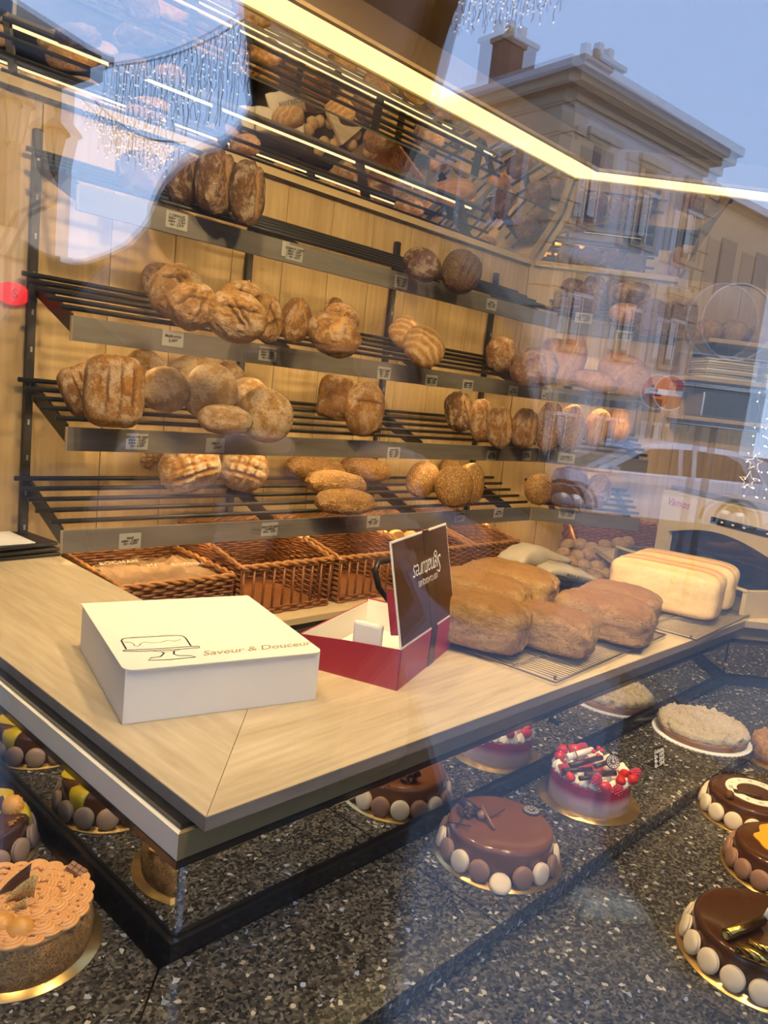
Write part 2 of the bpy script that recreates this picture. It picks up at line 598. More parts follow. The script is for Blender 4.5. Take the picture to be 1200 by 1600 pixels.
# ---------------------------------------------------------------- shop front (double glazed pane between masonry)
GH = 3.1
half = 1.55
win = thing('window_1', None, None, NG*DG + Z*(GROUND+.25))
win['kind'] = 'structure'
def pane(name, d, rot, parent):
    M = Matrix.Rotation(math.atan2(NG.y, NG.x)+rot, 4, 'Z')
    b = MB().box((-.003, -half, 0), (.003, half, GH-GROUND-.25))
    o = b.build(name, 'window_glass', parent)
    o.matrix_local = Matrix.Translation(NG*d) @ M
    return o
pane('pane', 0, 0, win)
pane('pane', .018, R(.42), win)
fr = MB()
for sgn in (-1, 1):
    c = TG*(half*sgn)
    fr.box((-.03, -.04, 0), (.05, .04, GH-GROUND-.25), Matrix.Translation(c) @ Matrix.Rotation(math.atan2(NG.y, NG.x), 4, 'Z'))
fr.box((-.03, -half-.04, -.03), (.05, half+.04, .0), Matrix.Rotation(math.atan2(NG.y, NG.x), 4, 'Z'))
fr.box((-.03, -half-.04, GH-GROUND-.25), (.05, half+.04, GH-GROUND-.2), Matrix.Rotation(math.atan2(NG.y, NG.x), 4, 'Z'))
fr.build('window_frame', 'black_metal', win)
MG = Matrix.Translation(NG*DG) @ Matrix.Rotation(math.atan2(NG.y, NG.x), 4, 'Z')
plain('stone_wall', (.42, .37, .30), .8)
wf = MB()
wf.box((-.10, -half-.05, GROUND), (.20, half+.05, GROUND+.22), MG)
struct(wf.build('wall_front', 'stone_wall'))
struct(MB().box((-.10, -5.5, GROUND), (.20, -half-.05, GH+4), MG).build('wall_front_side', 'stone_wall'))
struct(MB().box((-.10, half+.05, GROUND), (.20, 5.5, GH+4), MG).build('wall_front_corner', 'stone_wall'))
struct(MB().box((-.10, -half-.05, GH+.06), (.20, half+.05, GH+4), MG).build('wall_front_upper', 'stone_wall'))
struct(MB().box((.2, -5.5, 3.02), (6.0, 5.5, 7.0), MG).build('wall_storey', 'stone_wall'))
struct(MB().box((5.6, -5.5, 0), (6.0, 5.5, 3.02), MG).build('wall_rear', 'stone_wall'))
struct(MB().box((.2, -5.7, 0), (6.0, -5.5, 3.02), MG).build('wall_flank', 'stone_wall'))
struct(MB().box((.2, 5.5, 0), (6.0, 5.7, 3.02), MG).build('wall_party', 'stone_wall'))

# ---------------------------------------------------------------- counter
WD = .425
ct = thing('counter', 'L-shaped oak counter with cream fascia and mirrored plinth behind the cakes', 'counter', (.593, .803, 0))
O = Vector((.593, .803, 0))
qs = quads(CTR, 0, WD)
for i, q in enumerate(qs):
    q = shrink(q, .0008)
    if i == 0:
        q = [(.593, 2.44), q[1], q[2], (1.05, 2.44)]
    if i == 2:
        a = Vector(q[3]) + V2.xy*.7
        b = Vector(q[2]) + V2.xy*.7
        q = [q[0], q[1], tuple(b), tuple(a), q[3]]
    top = MB().prism(q, T-.0215, T).build('worktop', ('oak_top_y', 'oak_top', 'oak_top')[i], ct, org=O)
    if i == 2:
        pass
    e = offset(CTR, -.0004)
    eb = quads(CTR, -.0010, .001)[i]
    MB().prism(eb, T-.0215, T-.0006).build('edge_band', 'edge_oak', top, org=O)
PM = [(.580, 3.0), (.580, .840)]
kk = offset(CTR, .044)
PM += [kk[2], kk[3]]
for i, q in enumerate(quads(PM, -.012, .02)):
    MB().prism(q, .880, T-.0300).build('fascia_panel', 'cream_panel' if i == 0 else 'cream_shaded', ct, org=O)  # left run plain cream, the other runs in the painted-in shade tone
for i, q in enumerate(quads(PM, -.004, .02)):
    MB().prism(q, T-.0300, T-.0216).build('shadow_gap', 'black_gloss', ct, org=O)
for i, q in enumerate(quads(PM, -.014, .02)):
    MB().prism(q, .868, .8796).build('black_trim', 'black_gloss', ct, org=O)
for i, q in enumerate(quads(PM, .004, .02)):
    MB().prism(q, .60, .867).build('backing', 'black_gloss', ct, org=O)
for i, q in enumerate(quads(PM, -.010, .004)):
    MB().prism(q, .60, .748).build('plinth', 'black_gloss', ct, org=O)
# mirrors with a bevelled rim
def mirror_pane(p, q, z0, z1, nrm, parent, bevel=.009, org=O):
    p, q = Vector((*p, 0)), Vector((*q, 0))
    d = (q-p).normalized()
    p, q = p + d*.003, q - d*.003
    b = bevel
    outer = [p+Z*z0, q+Z*z0, q+Z*z1, p+Z*z1]
    inner = [p+d*b+Z*(z0+b), q-d*b+Z*(z0+b), q-d*b+Z*(z1-b), p+d*b+Z*(z1-b)]
    inner = [x + nrm*.0016 for x in inner]
    back = [x - nrm*.004 for x in outer]
    mb = MB().add(outer+inner+back, [(4, 5, 6, 7)] + [(i, (i+1) % 4, 4+(i+1) % 4, 4+i) for i in range(4)] + [(8+i, 8+(i+1) % 4, (i+1) % 4, i) for i in range(4)] + [(11, 10, 9, 8)])
    return mb.build('mirror_pane', 'mirror', parent, org=org)
mirror_pane((.580, 2.44), PM[1], .750, .866, Vector((-1, 0, 0)), ct)
mirror_pane(PM[1], PM[2], .750, .866, -V, ct)
mirror_pane(PM[2], PM[3], .750, .866, -V2, ct)
MB().ball((PM[2][0]-.02, PM[2][1]-.012, .79), .011).build('screw_cap', 'brass', ct, org=O)

# granite steps of the window display
GI = [(.552, 3.0), (.552, .830)]
gk = offset(CTR, .030)
GI += [gk[2], gk[3]]
g1 = thing('granite_step', 'dark speckled granite step carrying the round cakes below the counter', 'display step', (.55, .8, 0))
g1['kind'] = 'structure'
O1 = Vector((.55, .8, 0))
q = quads(GI, -.245, 0)
def split(qd, t):
    a, b, c, d = [Vector(p) for p in qd]
    # perpendicular cut measured along the outer edge
    m1 = a.lerp(b, t)
    e = (b-a).normalized()
    n = Vector((-e.y, e.x))
    m2 = m1 + n*.245
    return [qd[0], tuple(m1), tuple(m2), qd[3]], [tuple(m1), qd[1], qd[2], tuple(m2)]
left, front, right = q
left = [(.552-.31, left[0][1]), (.552-.245-.065, .830-.245-.065), left[2], left[3]]
fa, fb = split(front, (1.02-front[0][0])/(front[1][0]-front[0][0]))
fb1, fb2 = split(fb, .42)
for qq in (left, fa, fb1, fb2, right):
    MB().prism(shrink(qq, .0022), G1-.032, G1).build('granite_slab', 'granite', g1, org=O1)
for qd in quads(GI, -.222, -.004):
    MB().prism(qd, .45, G1-.0325).build('riser', 'black_gloss', g1, org=O1)
g2 = thing('granite_base', 'lower dark granite slab under the chocolate cakes beside the window', 'display base', (1.2, .3, 0))
g2['kind'] = 'structure'
O2 = Vector((1.2, .3, 0))
q2 = quads(GI, -.80, -.2222)
for i, qq in enumerate(q2):
    if i == 0:
        qq = [(-.15, 3.0), (-.15, .52), (.05, .52), (.05, 3.0)]
        continue
    MB().prism(shrink(qq, .0022), G2-.032, G2).build('granite_slab', 'granite', g2, org=O2)
for qd in quads(GI, -.78, -.25)[1:]:
    MB().prism(qd, .05, G2-.0325).build('riser', 'black_gloss', g2, org=O2)
MB().prism([(.0, 3.0), (.0, .9), (.24, .6), (.24, 3.0)], G1-.034, G1-.001).build('granite_slab', 'granite', g1, org=O1)
# ---------------------------------------------------------------- light box, slanted mirrors over the shelves
KT = Vector((3.27, 2.079))
TOPP = [tuple((KT - U.xy*5.5)), tuple(KT), tuple(KT + U2.xy*2.6)]
ZT = 2.605
beam = thing('light_cornice', 'long glowing yellow light box running under the ceiling above the mirrors', 'light', (1.5, 1.9, ZT))
OB = Vector((1.5, 1.9, ZT))
bq = quads(TOPP, -.235, -.10)
for qd in bq:
    MB().prism(qd, ZT, ZT+.005).build('diffuser', 'led', beam, org=OB)
for qd in quads(TOPP, -.255, -.08):
    MB().prism(qd, ZT+.006, 2.70).build('housing', 'fascia', beam, org=OB)
for a, b in ((-.255, -.236), (-.099, -.085)):
    for qd in quads(TOPP, a, b):
        MB().prism(qd, ZT-.006, ZT+.006).build('trim_strip', 'soffit', beam, org=OB)
def slant(path_lo, path_hi, o_lo, z_lo, o_hi, z_hi, i, t0, t1, name, mat, parent, th=.006, org=(0, 0, 0)):
    a, b = offset(path_lo, o_lo)[i:i+2], offset(path_hi, o_hi)[i:i+2]
    P = [Vector((*a[0], z_lo)), Vector((*a[1], z_lo)), Vector((*b[1], z_hi)), Vector((*b[0], z_hi))]
    lo0, lo1 = P[0].lerp(P[1], t0), P[0].lerp(P[1], t1)
    hi0, hi1 = P[3].lerp(P[2], t0), P[3].lerp(P[2], t1)
    n = (lo1-lo0).cross(hi0-lo0).normalized()
    if n.y > 0:
        n = -n
    bk = [x - n*th for x in (lo0, lo1, hi1, hi0)]
    return MB().add([lo0, lo1, hi1, hi0] + bk, [(0, 1, 2, 3), (7, 6, 5, 4), (0, 4, 5, 1), (1, 5, 6, 2), (2, 6, 7, 3), (3, 7, 4, 0)]).build(name, mat, parent, org=org)
ZB, ZM = 2.31, 2.498
RT_END = .285
for i, (lab, t0, t1) in enumerate((('slanted mirror canopy over the long bread shelves', .25, .998), ('slanted mirror canopy over the corner bread shelves', .004, RT_END))):
    mc = thing('mirror_canopy', lab, 'mirror', (2.0, 2.2, ZB))
    om = Vector((2.0, 2.2, ZB))
    slant(LIP, LIP, .27, ZB, .085, ZM-.002, i, t0, t1, 'mirror_pane', 'mirror', mc, org=om)
    slant(LIP, TOPP, .085, ZM+.002, -.095, ZT, i, t0, t1, 'mirror_pane', 'mirror', mc, org=om)
    slant(LIP, LIP, .2695, ZB-.028, .2695, ZB-.001, i, t0, t1, 'bottom_rail', 'soffit', mc, th=.018, org=om)
    slant(LIP, LIP, .268, ZB-.032, .268, ZB-.028, i, t0, t1, 'shadow_line', 'black_gloss', mc, th=.010, org=om)
    slant(LIP, LIP, .084, ZM-.003, .084, ZM+.003, i, t0, t1, 'joint', 'black_gloss', mc, th=.004, org=om)
    if i == 0:
        slant(LIP, LIP, .266, ZB, .081, ZM, 0, .9905, .9985, 'corner_strip', 'soffit', mc, th=.004, org=om)
        slant(LIP, TOPP, .081, ZM, -.099, ZT, 0, .9905, .9985, 'corner_strip', 'soffit', mc, th=.004, org=om)
    else:
        slant(LIP, LIP, .266, ZB, .081, ZM, 1, .004, .014, 'corner_strip', 'soffit', mc, th=.004, org=om)
        slant(LIP, TOPP, .081, ZM, -.099, ZT, 1, .004, .014, 'corner_strip', 'soffit', mc, th=.004, org=om)
        slant(LIP, LIP, .266, ZB, .081, ZM, 1, RT_END, RT_END+.006, 'end_strip', 'black_gloss', mc, th=.02, org=om)
        slant(LIP, TOPP, .081, ZM, -.099, ZT, 1, RT_END, RT_END+.006, 'end_strip', 'black_gloss', mc, th=.02, org=om)
so = MB()
o_ = slant(LIP, TOPP, .29, ZB-.005, -.095, ZT+.01, 1, RT_END+.006, 1., 'trim_1', 'soffit', None)
struct(o_)

# ceiling spots
def spot(label, x, y, z, power, col=(1, .73, .39), aim=None, size=1.9, blend=.6, rad=.03):
    t = thing('ceiling_spot', label, 'spotlight', (x, y, z), 0, 'ceiling spots over the window display')
    MB().lathe([(.046, 0), (.05, .004), (.05, .03), (.03, .05)], 24).build('housing', 'black_metal', t)
    MB().lathe([(.034, -.003), (.036, 0), (.036, .001)], 24).build('lamp_face', 'led_white', t)
    l = bpy.data.lights.new('spot_lamp', 'SPOT')
    l.energy = power
    l.color = col
    l.spot_size = size
    l.spot_blend = blend
    l.shadow_soft_size = rad
    lo = bpy.data.objects.new('spot_lamp', l)
    COL.objects.link(lo)
    lo.parent = t
    lo.location = (0, 0, -.02)
    if aim:
        lo.rotation_euler = (Vector(aim) - Vector((x, y, z))).to_track_quat('-Z', 'Y').to_euler()
SPOTS = [
    ('first ceiling spot, above the white cake box', .75, 1.55, 2.64, 60, (1.05, 1.1, .95)),
    ('ceiling spot above the tin loaves on the cooling rack', 1.15, .95, 2.64, 60, (1.9, 1.0, .95)),
    ('ceiling spot above the white sandwich loaf', 1.55, .62, 2.64, 56, (2.7, .85, .9)),
    ('ceiling spot over the raspberry cake', 1.05, .30, 2.64, 55, (1.5, .6, .72)),
    ('ceiling spot over the chocolate cakes by the glass', .95, .02, 2.64, 55, (1.55, .3, .7)),
    ('ceiling spot over the crumble tart', 1.35, .05, 2.64, 150, (2.2, .62, .72)),
    ('ceiling spot over the coffee cream cake', .25, .80, 2.64, 46, (.45, 1.0, .72)),
    ('ceiling spot aimed at the left end of the bread shelves', .80, 1.10, 2.64, 95, (1.5, 2.3, 1.45)),
    ('ceiling spot aimed at the middle of the bread shelves', 1.25, .80, 2.64, 95, (2.5, 2.3, 1.45)),
    ('ceiling spot aimed at the corner bread shelves', 1.60, .42, 2.64, 85, (3.6, 1.9, 1.5)),
]
for lab, x, y, z, pw, aim in SPOTS:
    spot(lab, x, y, z, pw, aim=aim, size=.8 if 'tart' in lab else 1.9)

# ---------------------------------------------------------------- shelves
STRIP_W = 2.1                            # watts per metre of the strips under the lips
ZL = [2.012, 1.664, 1.354, 1.053]        # lip top heights
SLOPE = .40
NAMES = ['top', 'second', 'third', 'lowest']
def seg_frame(sec):
    """origin on the lip line, along, inward"""
    if sec == 0:
        return Vector((K.x, K.y, 0)) , U, V
    return Vector((K.x, K.y, 0)), U2, V2
# uprights on the wall
for x, lab in ((1.0, 'black slotted upright at the open end of the bread shelves'), (1.765, 'second black slotted upright behind the round loaves'),
               (2.52, 'third black slotted upright behind the striped loaves'), (3.235, 'fourth black slotted upright next to the corner')):
    uu = x*U.x + 2.4*U.y
    p = S(uu, 2.168+WALL_O)
    z0, z1 = (.95, 2.19)
    t = thing('shelf_upright', lab, 'upright', (p.x, p.y, z0), TH, 'black shelf uprights on the oak wall')
    MB().box((-.0115, -.022, 0), (.0115, -.001, z1-z0)).build('rail', 'black_metal', t)
    slot = MB().box((-.003, -.0245, -.008), (.003, -.0215, .008)).mesh('slot', 'grey_steel')
    for k in range(int((z1-z0)/.11)):
        inst('slot', slot, t, (0, 0, .06+k*.11))
CARDS = {
 (0, 0): [((276, 345), '7 CEREALES\n500gr - 3,20€\n600gr - 3,79€\n1kg - 5,97€'), ((460, 396), 'COMPLET CARRE\n800gr - 3,89€\n600gr - 3,05€\n1kg - 4,55€'), ((446, 389), ''), ((627, 441), 'TOUR NOIRE\n600gr - 3,89€\n400gr - 2,79€\n1kg - 5,60€'), ((768, 476), 'SEIGLE\n500gr - 3,20€\n1kg - 5,10€')],
 (0, 1): [((912, 497), 'COMPLET\n800gr - 3,80€\n1kg - 4,60€'), ((975, 525), 'CARRE BLANC\n800gr - 3,35€\n400gr - 2,05€')],
 (1, 0): [((270, 529), 'Multi-croc\n3,45€'), ((418, 553), 'COMPLET ROND\n800gr - 3,80€\n600gr - 3,05€\n1kg - 4,55€'), ((600, 583), 'GRIS & Complet\n800gr - 3,80€\n600gr - 3,05€\n1kg - 4,55€'), ((674, 595), 'COMPTE GRIS\n800gr - 3,85€\n600gr - 2,95€'), ((731, 602), 'CAMPAGNE\n800gr - 3,90€\n400gr - 2,20€'), ((802, 611), 'PLESSE\n400gr - 2,97€'), ((853, 617), 'GRIS\n600gr - 3,10€')],
 (1, 1): [((927, 627), 'LONG BLANC\n800gr - 3,35€\n1kg - 4,02€'), ((990, 633), 'ROND BLANC\n800gr - 3,35€\n1kg - 4,20€')],
 (2, 0): [((214, 690), 'EPEAUTRE GRIS\n800gr - 4,45€\n600gr - 3,55€\n1kg - 5,45€'), ((336, 696), 'Vita +\n     3,45€'), ((615, 708), 'WELLNESS\n800gr - 3,80€\n400gr - 2,20€\n1kg - 4,50€'), ((768, 712), 'CERFUM\n600gr - 3,89€\n400gr - 2,20€'), ((823, 712), 'LEVAIN\n1kg - 3,95€')],
 (2, 1): [((885, 716), 'RUSTIQUE\n600gr - 3,10€')],
 (3, 0): [((203, 845), 'MAIS\n600gr - 3,80€\n1kg - 4,55€'), ((421, 827), 'EPEAUTRE GRIS\nCOMPLET\n800gr - 4,45€'), ((583, 815), 'LEVAIN\n800gr - 3,80€\n1kg - 4,55€'), ((718, 807), 'Sesame\n3,45€'), ((779, 801), 'LEVAIN\n400gr - 2,10€')],
 (3, 1): [((886, 803), 'BOULANGER\n600gr - 3,10€\n1kg - 4,20€')],
}
def shelf(si, sec):
    org, d, w = seg_frame(sec)
    zl = ZL[si] - (.012 if (sec == 1 and si == 0) else 0)
    if sec == 0:
        s0, s1 = -(K - Vector(S(.965, 0).xy)).dot(U.xy), -.002
        s0 = (Vector((1.0, 2.138)) - K).dot(U.xy)
    else:
        s0, s1 = .002, (.60, .58, .56, .565)[si]
    base = org + Z*zl
    lab = ('sloping black rod shelf with grey wooden lip, %s of the four on the long wall' if sec == 0 else 'short sloping rod shelf with grey wooden lip, %s of the four round the corner') % NAMES[si]
    t = thing('bread_shelf', lab, 'shelf', base, math.atan2(d.y, d.x), 'sloping bread shelves')
    # local: x along, y inward, z up
    lip = MB().box((s0, 0, -.068), (s1, .012, 0), bev=.001).build('lip_board', 'grey_oak', t)
    MB().box((s0-.0015, -.0005, -.068), (s0, .0125, .0)).build('end_cap', 'beige_metal', lip)
    ex = -.045 if sec == 0 else .0
    if True:
        x0_, x1_ = s0+.03, s1-.03
        stp = MB().box((x0_, .0135, -.050), (x1_, .0225, -.040)).build('led_strip', 'led_strip', t)
        ld_ = bpy.data.lights.new('strip_lamp', 'AREA')
        ld_.shape = 'RECTANGLE'
        ld_.size, ld_.size_y = x1_-x0_, .012
        ld_.energy = STRIP_W*(x1_-x0_)
        ld_.color = (1, .70, .34)
        lo_ = bpy.data.objects.new('strip_lamp', ld_)
        COL.objects.link(lo_)
        lo_.parent = t
        lo_.location = ((x0_+x1_)/2, .020, -.054)
        lo_.rotation_euler = (R(28), 0, 0)
    for k in range(5):
        y = .03 + k*.057
        z = .022 + (y-.03)*SLOPE
        sh = s1 + (-.02 if sec == 0 else -.01)
        st = s0 + ex*(1 if k else .5) - (0 if sec else .0)
        if sec == 0:
            e1 = s1 + y*math.tan(R(22))*1.0 - .01
        else:
            e1 = s1
            st = s0 + y*math.tan(R(22)) + .004 - 0.0
            st = .002 + 0.0*y
        if sec == 0:
            e1 = s1 - .004
        MB().tube([(st, y, z), (e1, y, z)], .0075, 8).build('rod', 'black_metal', t)
    xs = [ (1.0, 1.765, 2.52, 3.235) ] if sec == 0 else [()]
    pos = [(Vector((x, 2.1)) - K).dot(U.xy)+.002 for x in xs[0]] if sec == 0 else [.12, s1-.05]
    for x in pos:
        br = MB()
        y0, y1 = .012, WALL_O-.02
        z0, z1 = .006, .022+(y1-.03)*SLOPE-.006
        br.add([(x-.004, y0, -.045), (x+.004, y0, -.045), (x+.004, y0, z0), (x-.004, y0, z0), (x-.004, y1, z1-.055), (x+.004, y1, z1-.055), (x+.004, y1, z1), (x-.004, y1, z1)],
               [(0, 1, 2, 3), (7, 6, 5, 4), (0, 4, 5, 1), (1, 5, 6, 2), (2, 6, 7, 3), (3, 7, 4, 0)])
        br.build('bracket', 'black_metal', t)
    for (px, py), body in CARDS.get((si, sec), []):
        p = onpl(px, py, w, w.dot(org)-.001)
        lx = (p-org).dot(d)
        big = len(body) < 26 and body.count('\n') == 1 and '-' not in body[-9:]
        cw, ch = (.072, .048) if sec == 0 else (.085, .05)
        if not body:
            cw = .03
        cz = p.z - zl
        card = MB().box((lx-cw/2, -.0022, cz-ch/2), (lx+cw/2, -.0002, cz+ch/2)).build('price_card', 'paper_grey', t)
        if body:
            n = body.count('\n')+1
            sz = ch/n*1.02 if n > 2 else .027
            sz = min(sz, cw/max(len(l) for l in body.split('\n'))*1.85)
            text('lettering', body, sz, 'ink', card, frame((lx, -.0024, cz), (1, 0, .03), (0, 0, 1)), shear=.12, bold=sz*.035, line=.85 if n > 2 else 1.0)
    return t
for si in range(4):
    for sec in (0, 1):
        shelf(si, sec)
# ---------------------------------------------------------------- breads
def seg_dist(p, a, b):
    ab = b-a
    t = max(0., min(1., (p-a).dot(ab)/ab.dot(ab)))
    return (p-a-ab*t).length, t
def bread_mesh(name, kind, seed, mat, sub=5):
    rnd = random.Random(seed)
    off = Vector((rnd.uniform(-50, 50), rnd.uniform(-50, 50), rnd.uniform(-50, 50)))
    P = dict(boule=(2.15, .05), ball=(2.1, .03), tin=(4.2, .035), gold=(2.2, .025), cross=(2.2, .045), baton=(2.5, .05), seed=(2.3, .035),
             dark=(2.3, .035), disc=(2.4, .045), banneton=(2.2, .03), box=(4.4, .06), white=(5.5, .012), roll=(2.1, .05), long=(2.4, .03))[kind]
    pw, amp = P
    cuts = []
    if kind == 'boule':
        for k in range(3):
            a = rnd.uniform(0, math.pi)
            c = Vector((rnd.uniform(-.4, .4), rnd.uniform(-.4, .4)))
            l = rnd.uniform(.4, .8)
            cuts.append((c - Vector((math.cos(a), math.sin(a)))*l, c + Vector((math.cos(a), math.sin(a)))*l, rnd.uniform(.05, .09), .11))
    elif kind == 'tin':
        for x in (-.36, .12, .52):
            cuts.append((Vector((x, -.75)), Vector((x+rnd.uniform(-.06, .06), .72)), .055, .09))
    elif kind == 'cross':
        for x in (-.42, 0., .42):
            cuts.append((Vector((x, -.8)), Vector((x+.05, .8)), .075, .12))
            cuts.append((Vector((-.8, x)), Vector((.8, x+.05)), .075, .12))
    elif kind == 'baton':
        for x in (-.62, -.36, -.10, .16, .42, .66):
            cuts.append((Vector((x-.08, -.7)), Vector((x+.10, .7)), .035, .10))
    elif kind == 'gold':
        cuts.append((Vector((-.25, -.85)), Vector((.1, .85)), .05, .06))
        cuts.append((Vector((.35, -.7)), Vector((.45, .7)), .03, .04))
    elif kind == 'dark':
        for x in (-.1, .25, .58):
            cuts.append((Vector((x-.1, -.8)), Vector((x+.1, .8)), .05, .10))
    elif kind == 'disc':
        cuts.append((Vector((.42, -.95)), Vector((.46, .95)), .14, .16))
        cuts.append((Vector((-.1, -.3)), Vector((.1, .4)), .04, .05))
    elif kind == 'seed':
        cuts.append((Vector((.3, -.5)), Vector((.5, .6)), .04, .06))
    elif kind == 'box':
        cuts.append((Vector((-.55, .05)), Vector((.5, -.05)), .05, .05))
    elif kind == 'long':
        cuts.append((Vector((-.8, .15)), Vector((.8, .2)), .06, .08))
    bm = bmesh.new()
    bmesh.ops.create_icosphere(bm, subdivisions=sub, radius=1)
    cutv = []
    for v in bm.verts:
        d = v.co.normalized()
        p_ = pw
        if kind in ('box', 'tin'):
            p_ = pw if d.z < .15 else pw - (pw-2.7)*smooth01(.15, .8, d.z)*.8
        r = (abs(d.x)**p_ + abs(d.y)**p_ + abs(d.z)**p_)**(-1/p_)
        q = d*r
        n1 = noise.fractal(d*1.6+off, .6, 2.0, 4)
        n2 = noise.fractal(d*6+off, .6, 2.0, 3)
        disp = amp*(n1*1.1 + n2*.35)
        g = 0
        if q.z > -.15:
            wob = Vector((noise.noise(d*4+off), noise.noise(d*4-off)))*.07
            for a, b, wd, dp in cuts:
                dist, t = seg_dist(q.xy+wob, a, b)
                fade = smooth01(-.15, .1, q.z)*min(1, 6*min(t, 1-t)+.25)
                k = (1-smooth01(wd*.35, wd*1.15, dist))*fade
                lip_ = math.exp(-((dist-wd*1.5)/(wd*.7))**2)*.35*fade
                disp += -dp*k + dp*lip_
                g = max(g, k)
        if kind == 'boule' or kind == 'disc':
            cr = abs(noise.fractal(d*2.3-off, .8, 2.1, 3))
            k = 1-smooth01(.0, .07, cr)
            disp -= .05*k
            g = max(g, k*.7)
        if kind == 'banneton':
            ring = math.sin((q.y + .45*q.x*q.x)*15 + n1*2.5)
            g = max(0, ring)*.75*smooth01(-.1, .2, q.z)
            disp += .008*ring
        if kind == 'white':
            rib = math.cos(q.x*0+q.y*math.pi*3.0)
            disp += .018*rib*smooth01(.2, .6, q.z)
            g = smooth01(.72, .9, q.z)*(.55-.45*rib)*smooth01(1.0, .80, abs(q.x))*smooth01(1.0, .85, abs(q.y))
        if kind == 'gold':
            st = math.sin(q.x*13+n1*3)
            g = max(g, .45*smooth01(.2, .9, st))
        if kind == 'box':
            g = max(g*.6, .75*smooth01(.45, .85, q.z + .25*n1))
        q = q + d*disp
        if q.z < -.55:
            q.z = -.55 + (q.z+.55)*.45
        v.co = q
        cutv.append(g)
    me = bpy.data.meshes.new(name)
    bm.to_mesh(me)
    bm.free()
    me.polygons.foreach_set('use_smooth', [True]*len(me.polygons))
    at = me.attributes.new('cut', 'FLOAT', 'POINT')
    at.data.foreach_set('value', cutv)
    me.materials.append(MATS[mat])
    return me
KINDS = {  # name, kind, material, variants, thickness factor
    'multi': ('boule', 'crust_multi', 3), 'rustic': ('boule', 'crust_rustic', 3), 'ball': ('ball', 'crust_ball', 2), 'tin': ('tin', 'crust_tin', 2),
    'cross': ('cross', 'crust_cross', 2), 'baton': ('baton', 'crust_seed', 2), 'seed': ('seed', 'crust_seed', 2), 'gold': ('gold', 'crust_gold', 2),
    'dark': ('dark', 'crust_seed_dark', 2), 'disc': ('disc', 'crust_dark', 2), 'discl': ('disc', 'crust_rustic', 2), 'banneton': ('banneton', 'crust_banneton', 2),
    'brown': ('ball', 'crust_dark', 1), 'box': ('box', 'crust_pale', 3), 'white': ('white', 'crust_white', 1), 'roll': ('roll', 'crust_roll', 2),
    'long': ('long', 'crust_tin', 2), 'sandwich': ('box', 'crust_tin', 2),
}
BM = {}
for i, (k, (kind, mat, nv)) in enumerate(KINDS.items()):
    BM[k] = [bread_mesh('loaf_'+k, kind, 100+i*11+j, mat) for j in range(nv)]
BN = dict(multi='round_loaf', rustic='round_loaf', ball='ball_loaf', tin='tin_loaf', cross='crosscut_loaf', baton='seeded_baton', seed='seeded_loaf', gold='golden_loaf',
          dark='dark_loaf', disc='country_loaf', discl='country_loaf', banneton='striped_loaf', brown='dark_loaf', box='tin_loaf', white='sandwich_loaf', roll='bread_roll',
          long='long_loaf', sandwich='tin_loaf')
cnt = {}
def loaf(kind, bbox, si, sec, label, group, roll=0, thick=None, lift=0., face=.75, yaw=0):
    """bbox: where the loaf shows (left, top, right, bottom); it rests on the sloping rods of shelf si"""
    x0, y0, x1, y1 = bbox
    cx, cy, w, h = (x0+x1)/2, (y0+y1)/2, x1-x0, y1-y0
    org, d, inw = seg_frame(sec)
    n = (Z - inw*SLOPE).normalized()
    base = org + inw*.03 + Z*(ZL[si]+.022+.0075)
    tc = CAM - onpl(cx, cy, n, n.dot(base)+.05)
    tc = Vector((tc.x, tc.y, 0)).normalized()
    kf = .15 if kind == 'baton' else .7
    fd = (tc*kf - inw*(1-kf)).normalized()
    zf = (n*(1-face) + fd*face).normalized()
    side_ = Vector((-fd.y, fd.x, 0))
    xf = (side_*math.cos(yaw) - fd*math.sin(yaw))
    xf = (xf - zf*xf.dot(zf)).normalized()
    yf = zf.cross(xf)
    rz = R(roll)
    xr, yr = xf*math.cos(rz) + yf*math.sin(rz), yf*math.cos(rz) - xf*math.sin(rz)
    # size from the apparent extent at the loaf's distance
    p = onpl(cx, cy, n, n.dot(base)+.05)
    for it in range(3):
        dep = (p-CAM).dot(FWD)
        a, b = w/2*dep/F_PX, h/2*dep/F_PX
        c = (thick or .8)*min(a, b)
        view = (CAM-p).normalized()
        # foreshortening of the along-wall axis
        ax_, bx_, cx2 = xr.dot(CX), yr.dot(CX), zf.dot(CX)
        ay_, by_, cy2 = xr.dot(CY), yr.dot(CY), zf.dot(CY)
        a2, b2 = a, b
        for _ in range(6):
            a2 = math.sqrt(max((a*.82)**2, a*a-(b2*bx_)**2-(c*cx2)**2))/max(.6, abs(ax_))
            b2 = math.sqrt(max((b*.82)**2, b*b-(a2*ay_)**2-(c*cy2)**2))/max(.6, abs(by_))
        a2, b2 = a2*.97, b2*.97
        s = math.sqrt((a2*xr.dot(n))**2 + (b2*yr.dot(n))**2 + (c*zf.dot(n))**2)
        p = onpl(cx, cy, n, n.dot(base)+s*.90+lift)
    k = cnt.get(kind, 0)
    cnt[kind] = k+1
    o = inst(BN[kind], BM[kind][k % len(BM[kind])])
    M = Matrix.Identity(4)
    for i, a in enumerate((xr, yr, zf)):
        M[0][i], M[1][i], M[2][i] = a
    o.matrix_world = Matrix.Translation(p) @ M @ Matrix.Diagonal((a2, b2, c, 1))
    return tag(o, label, 'bread', group)
g = 'breads on the top shelf'
loaf('disc', (186, 236, 256, 306), 0, 0, 'dark country loaf at the open end of the top shelf', g, 10, .6)
loaf('disc', (258, 236, 313, 322), 0, 0, 'upright dark country loaf next to the gap on the top shelf', g, -5, .8, yaw=.5)
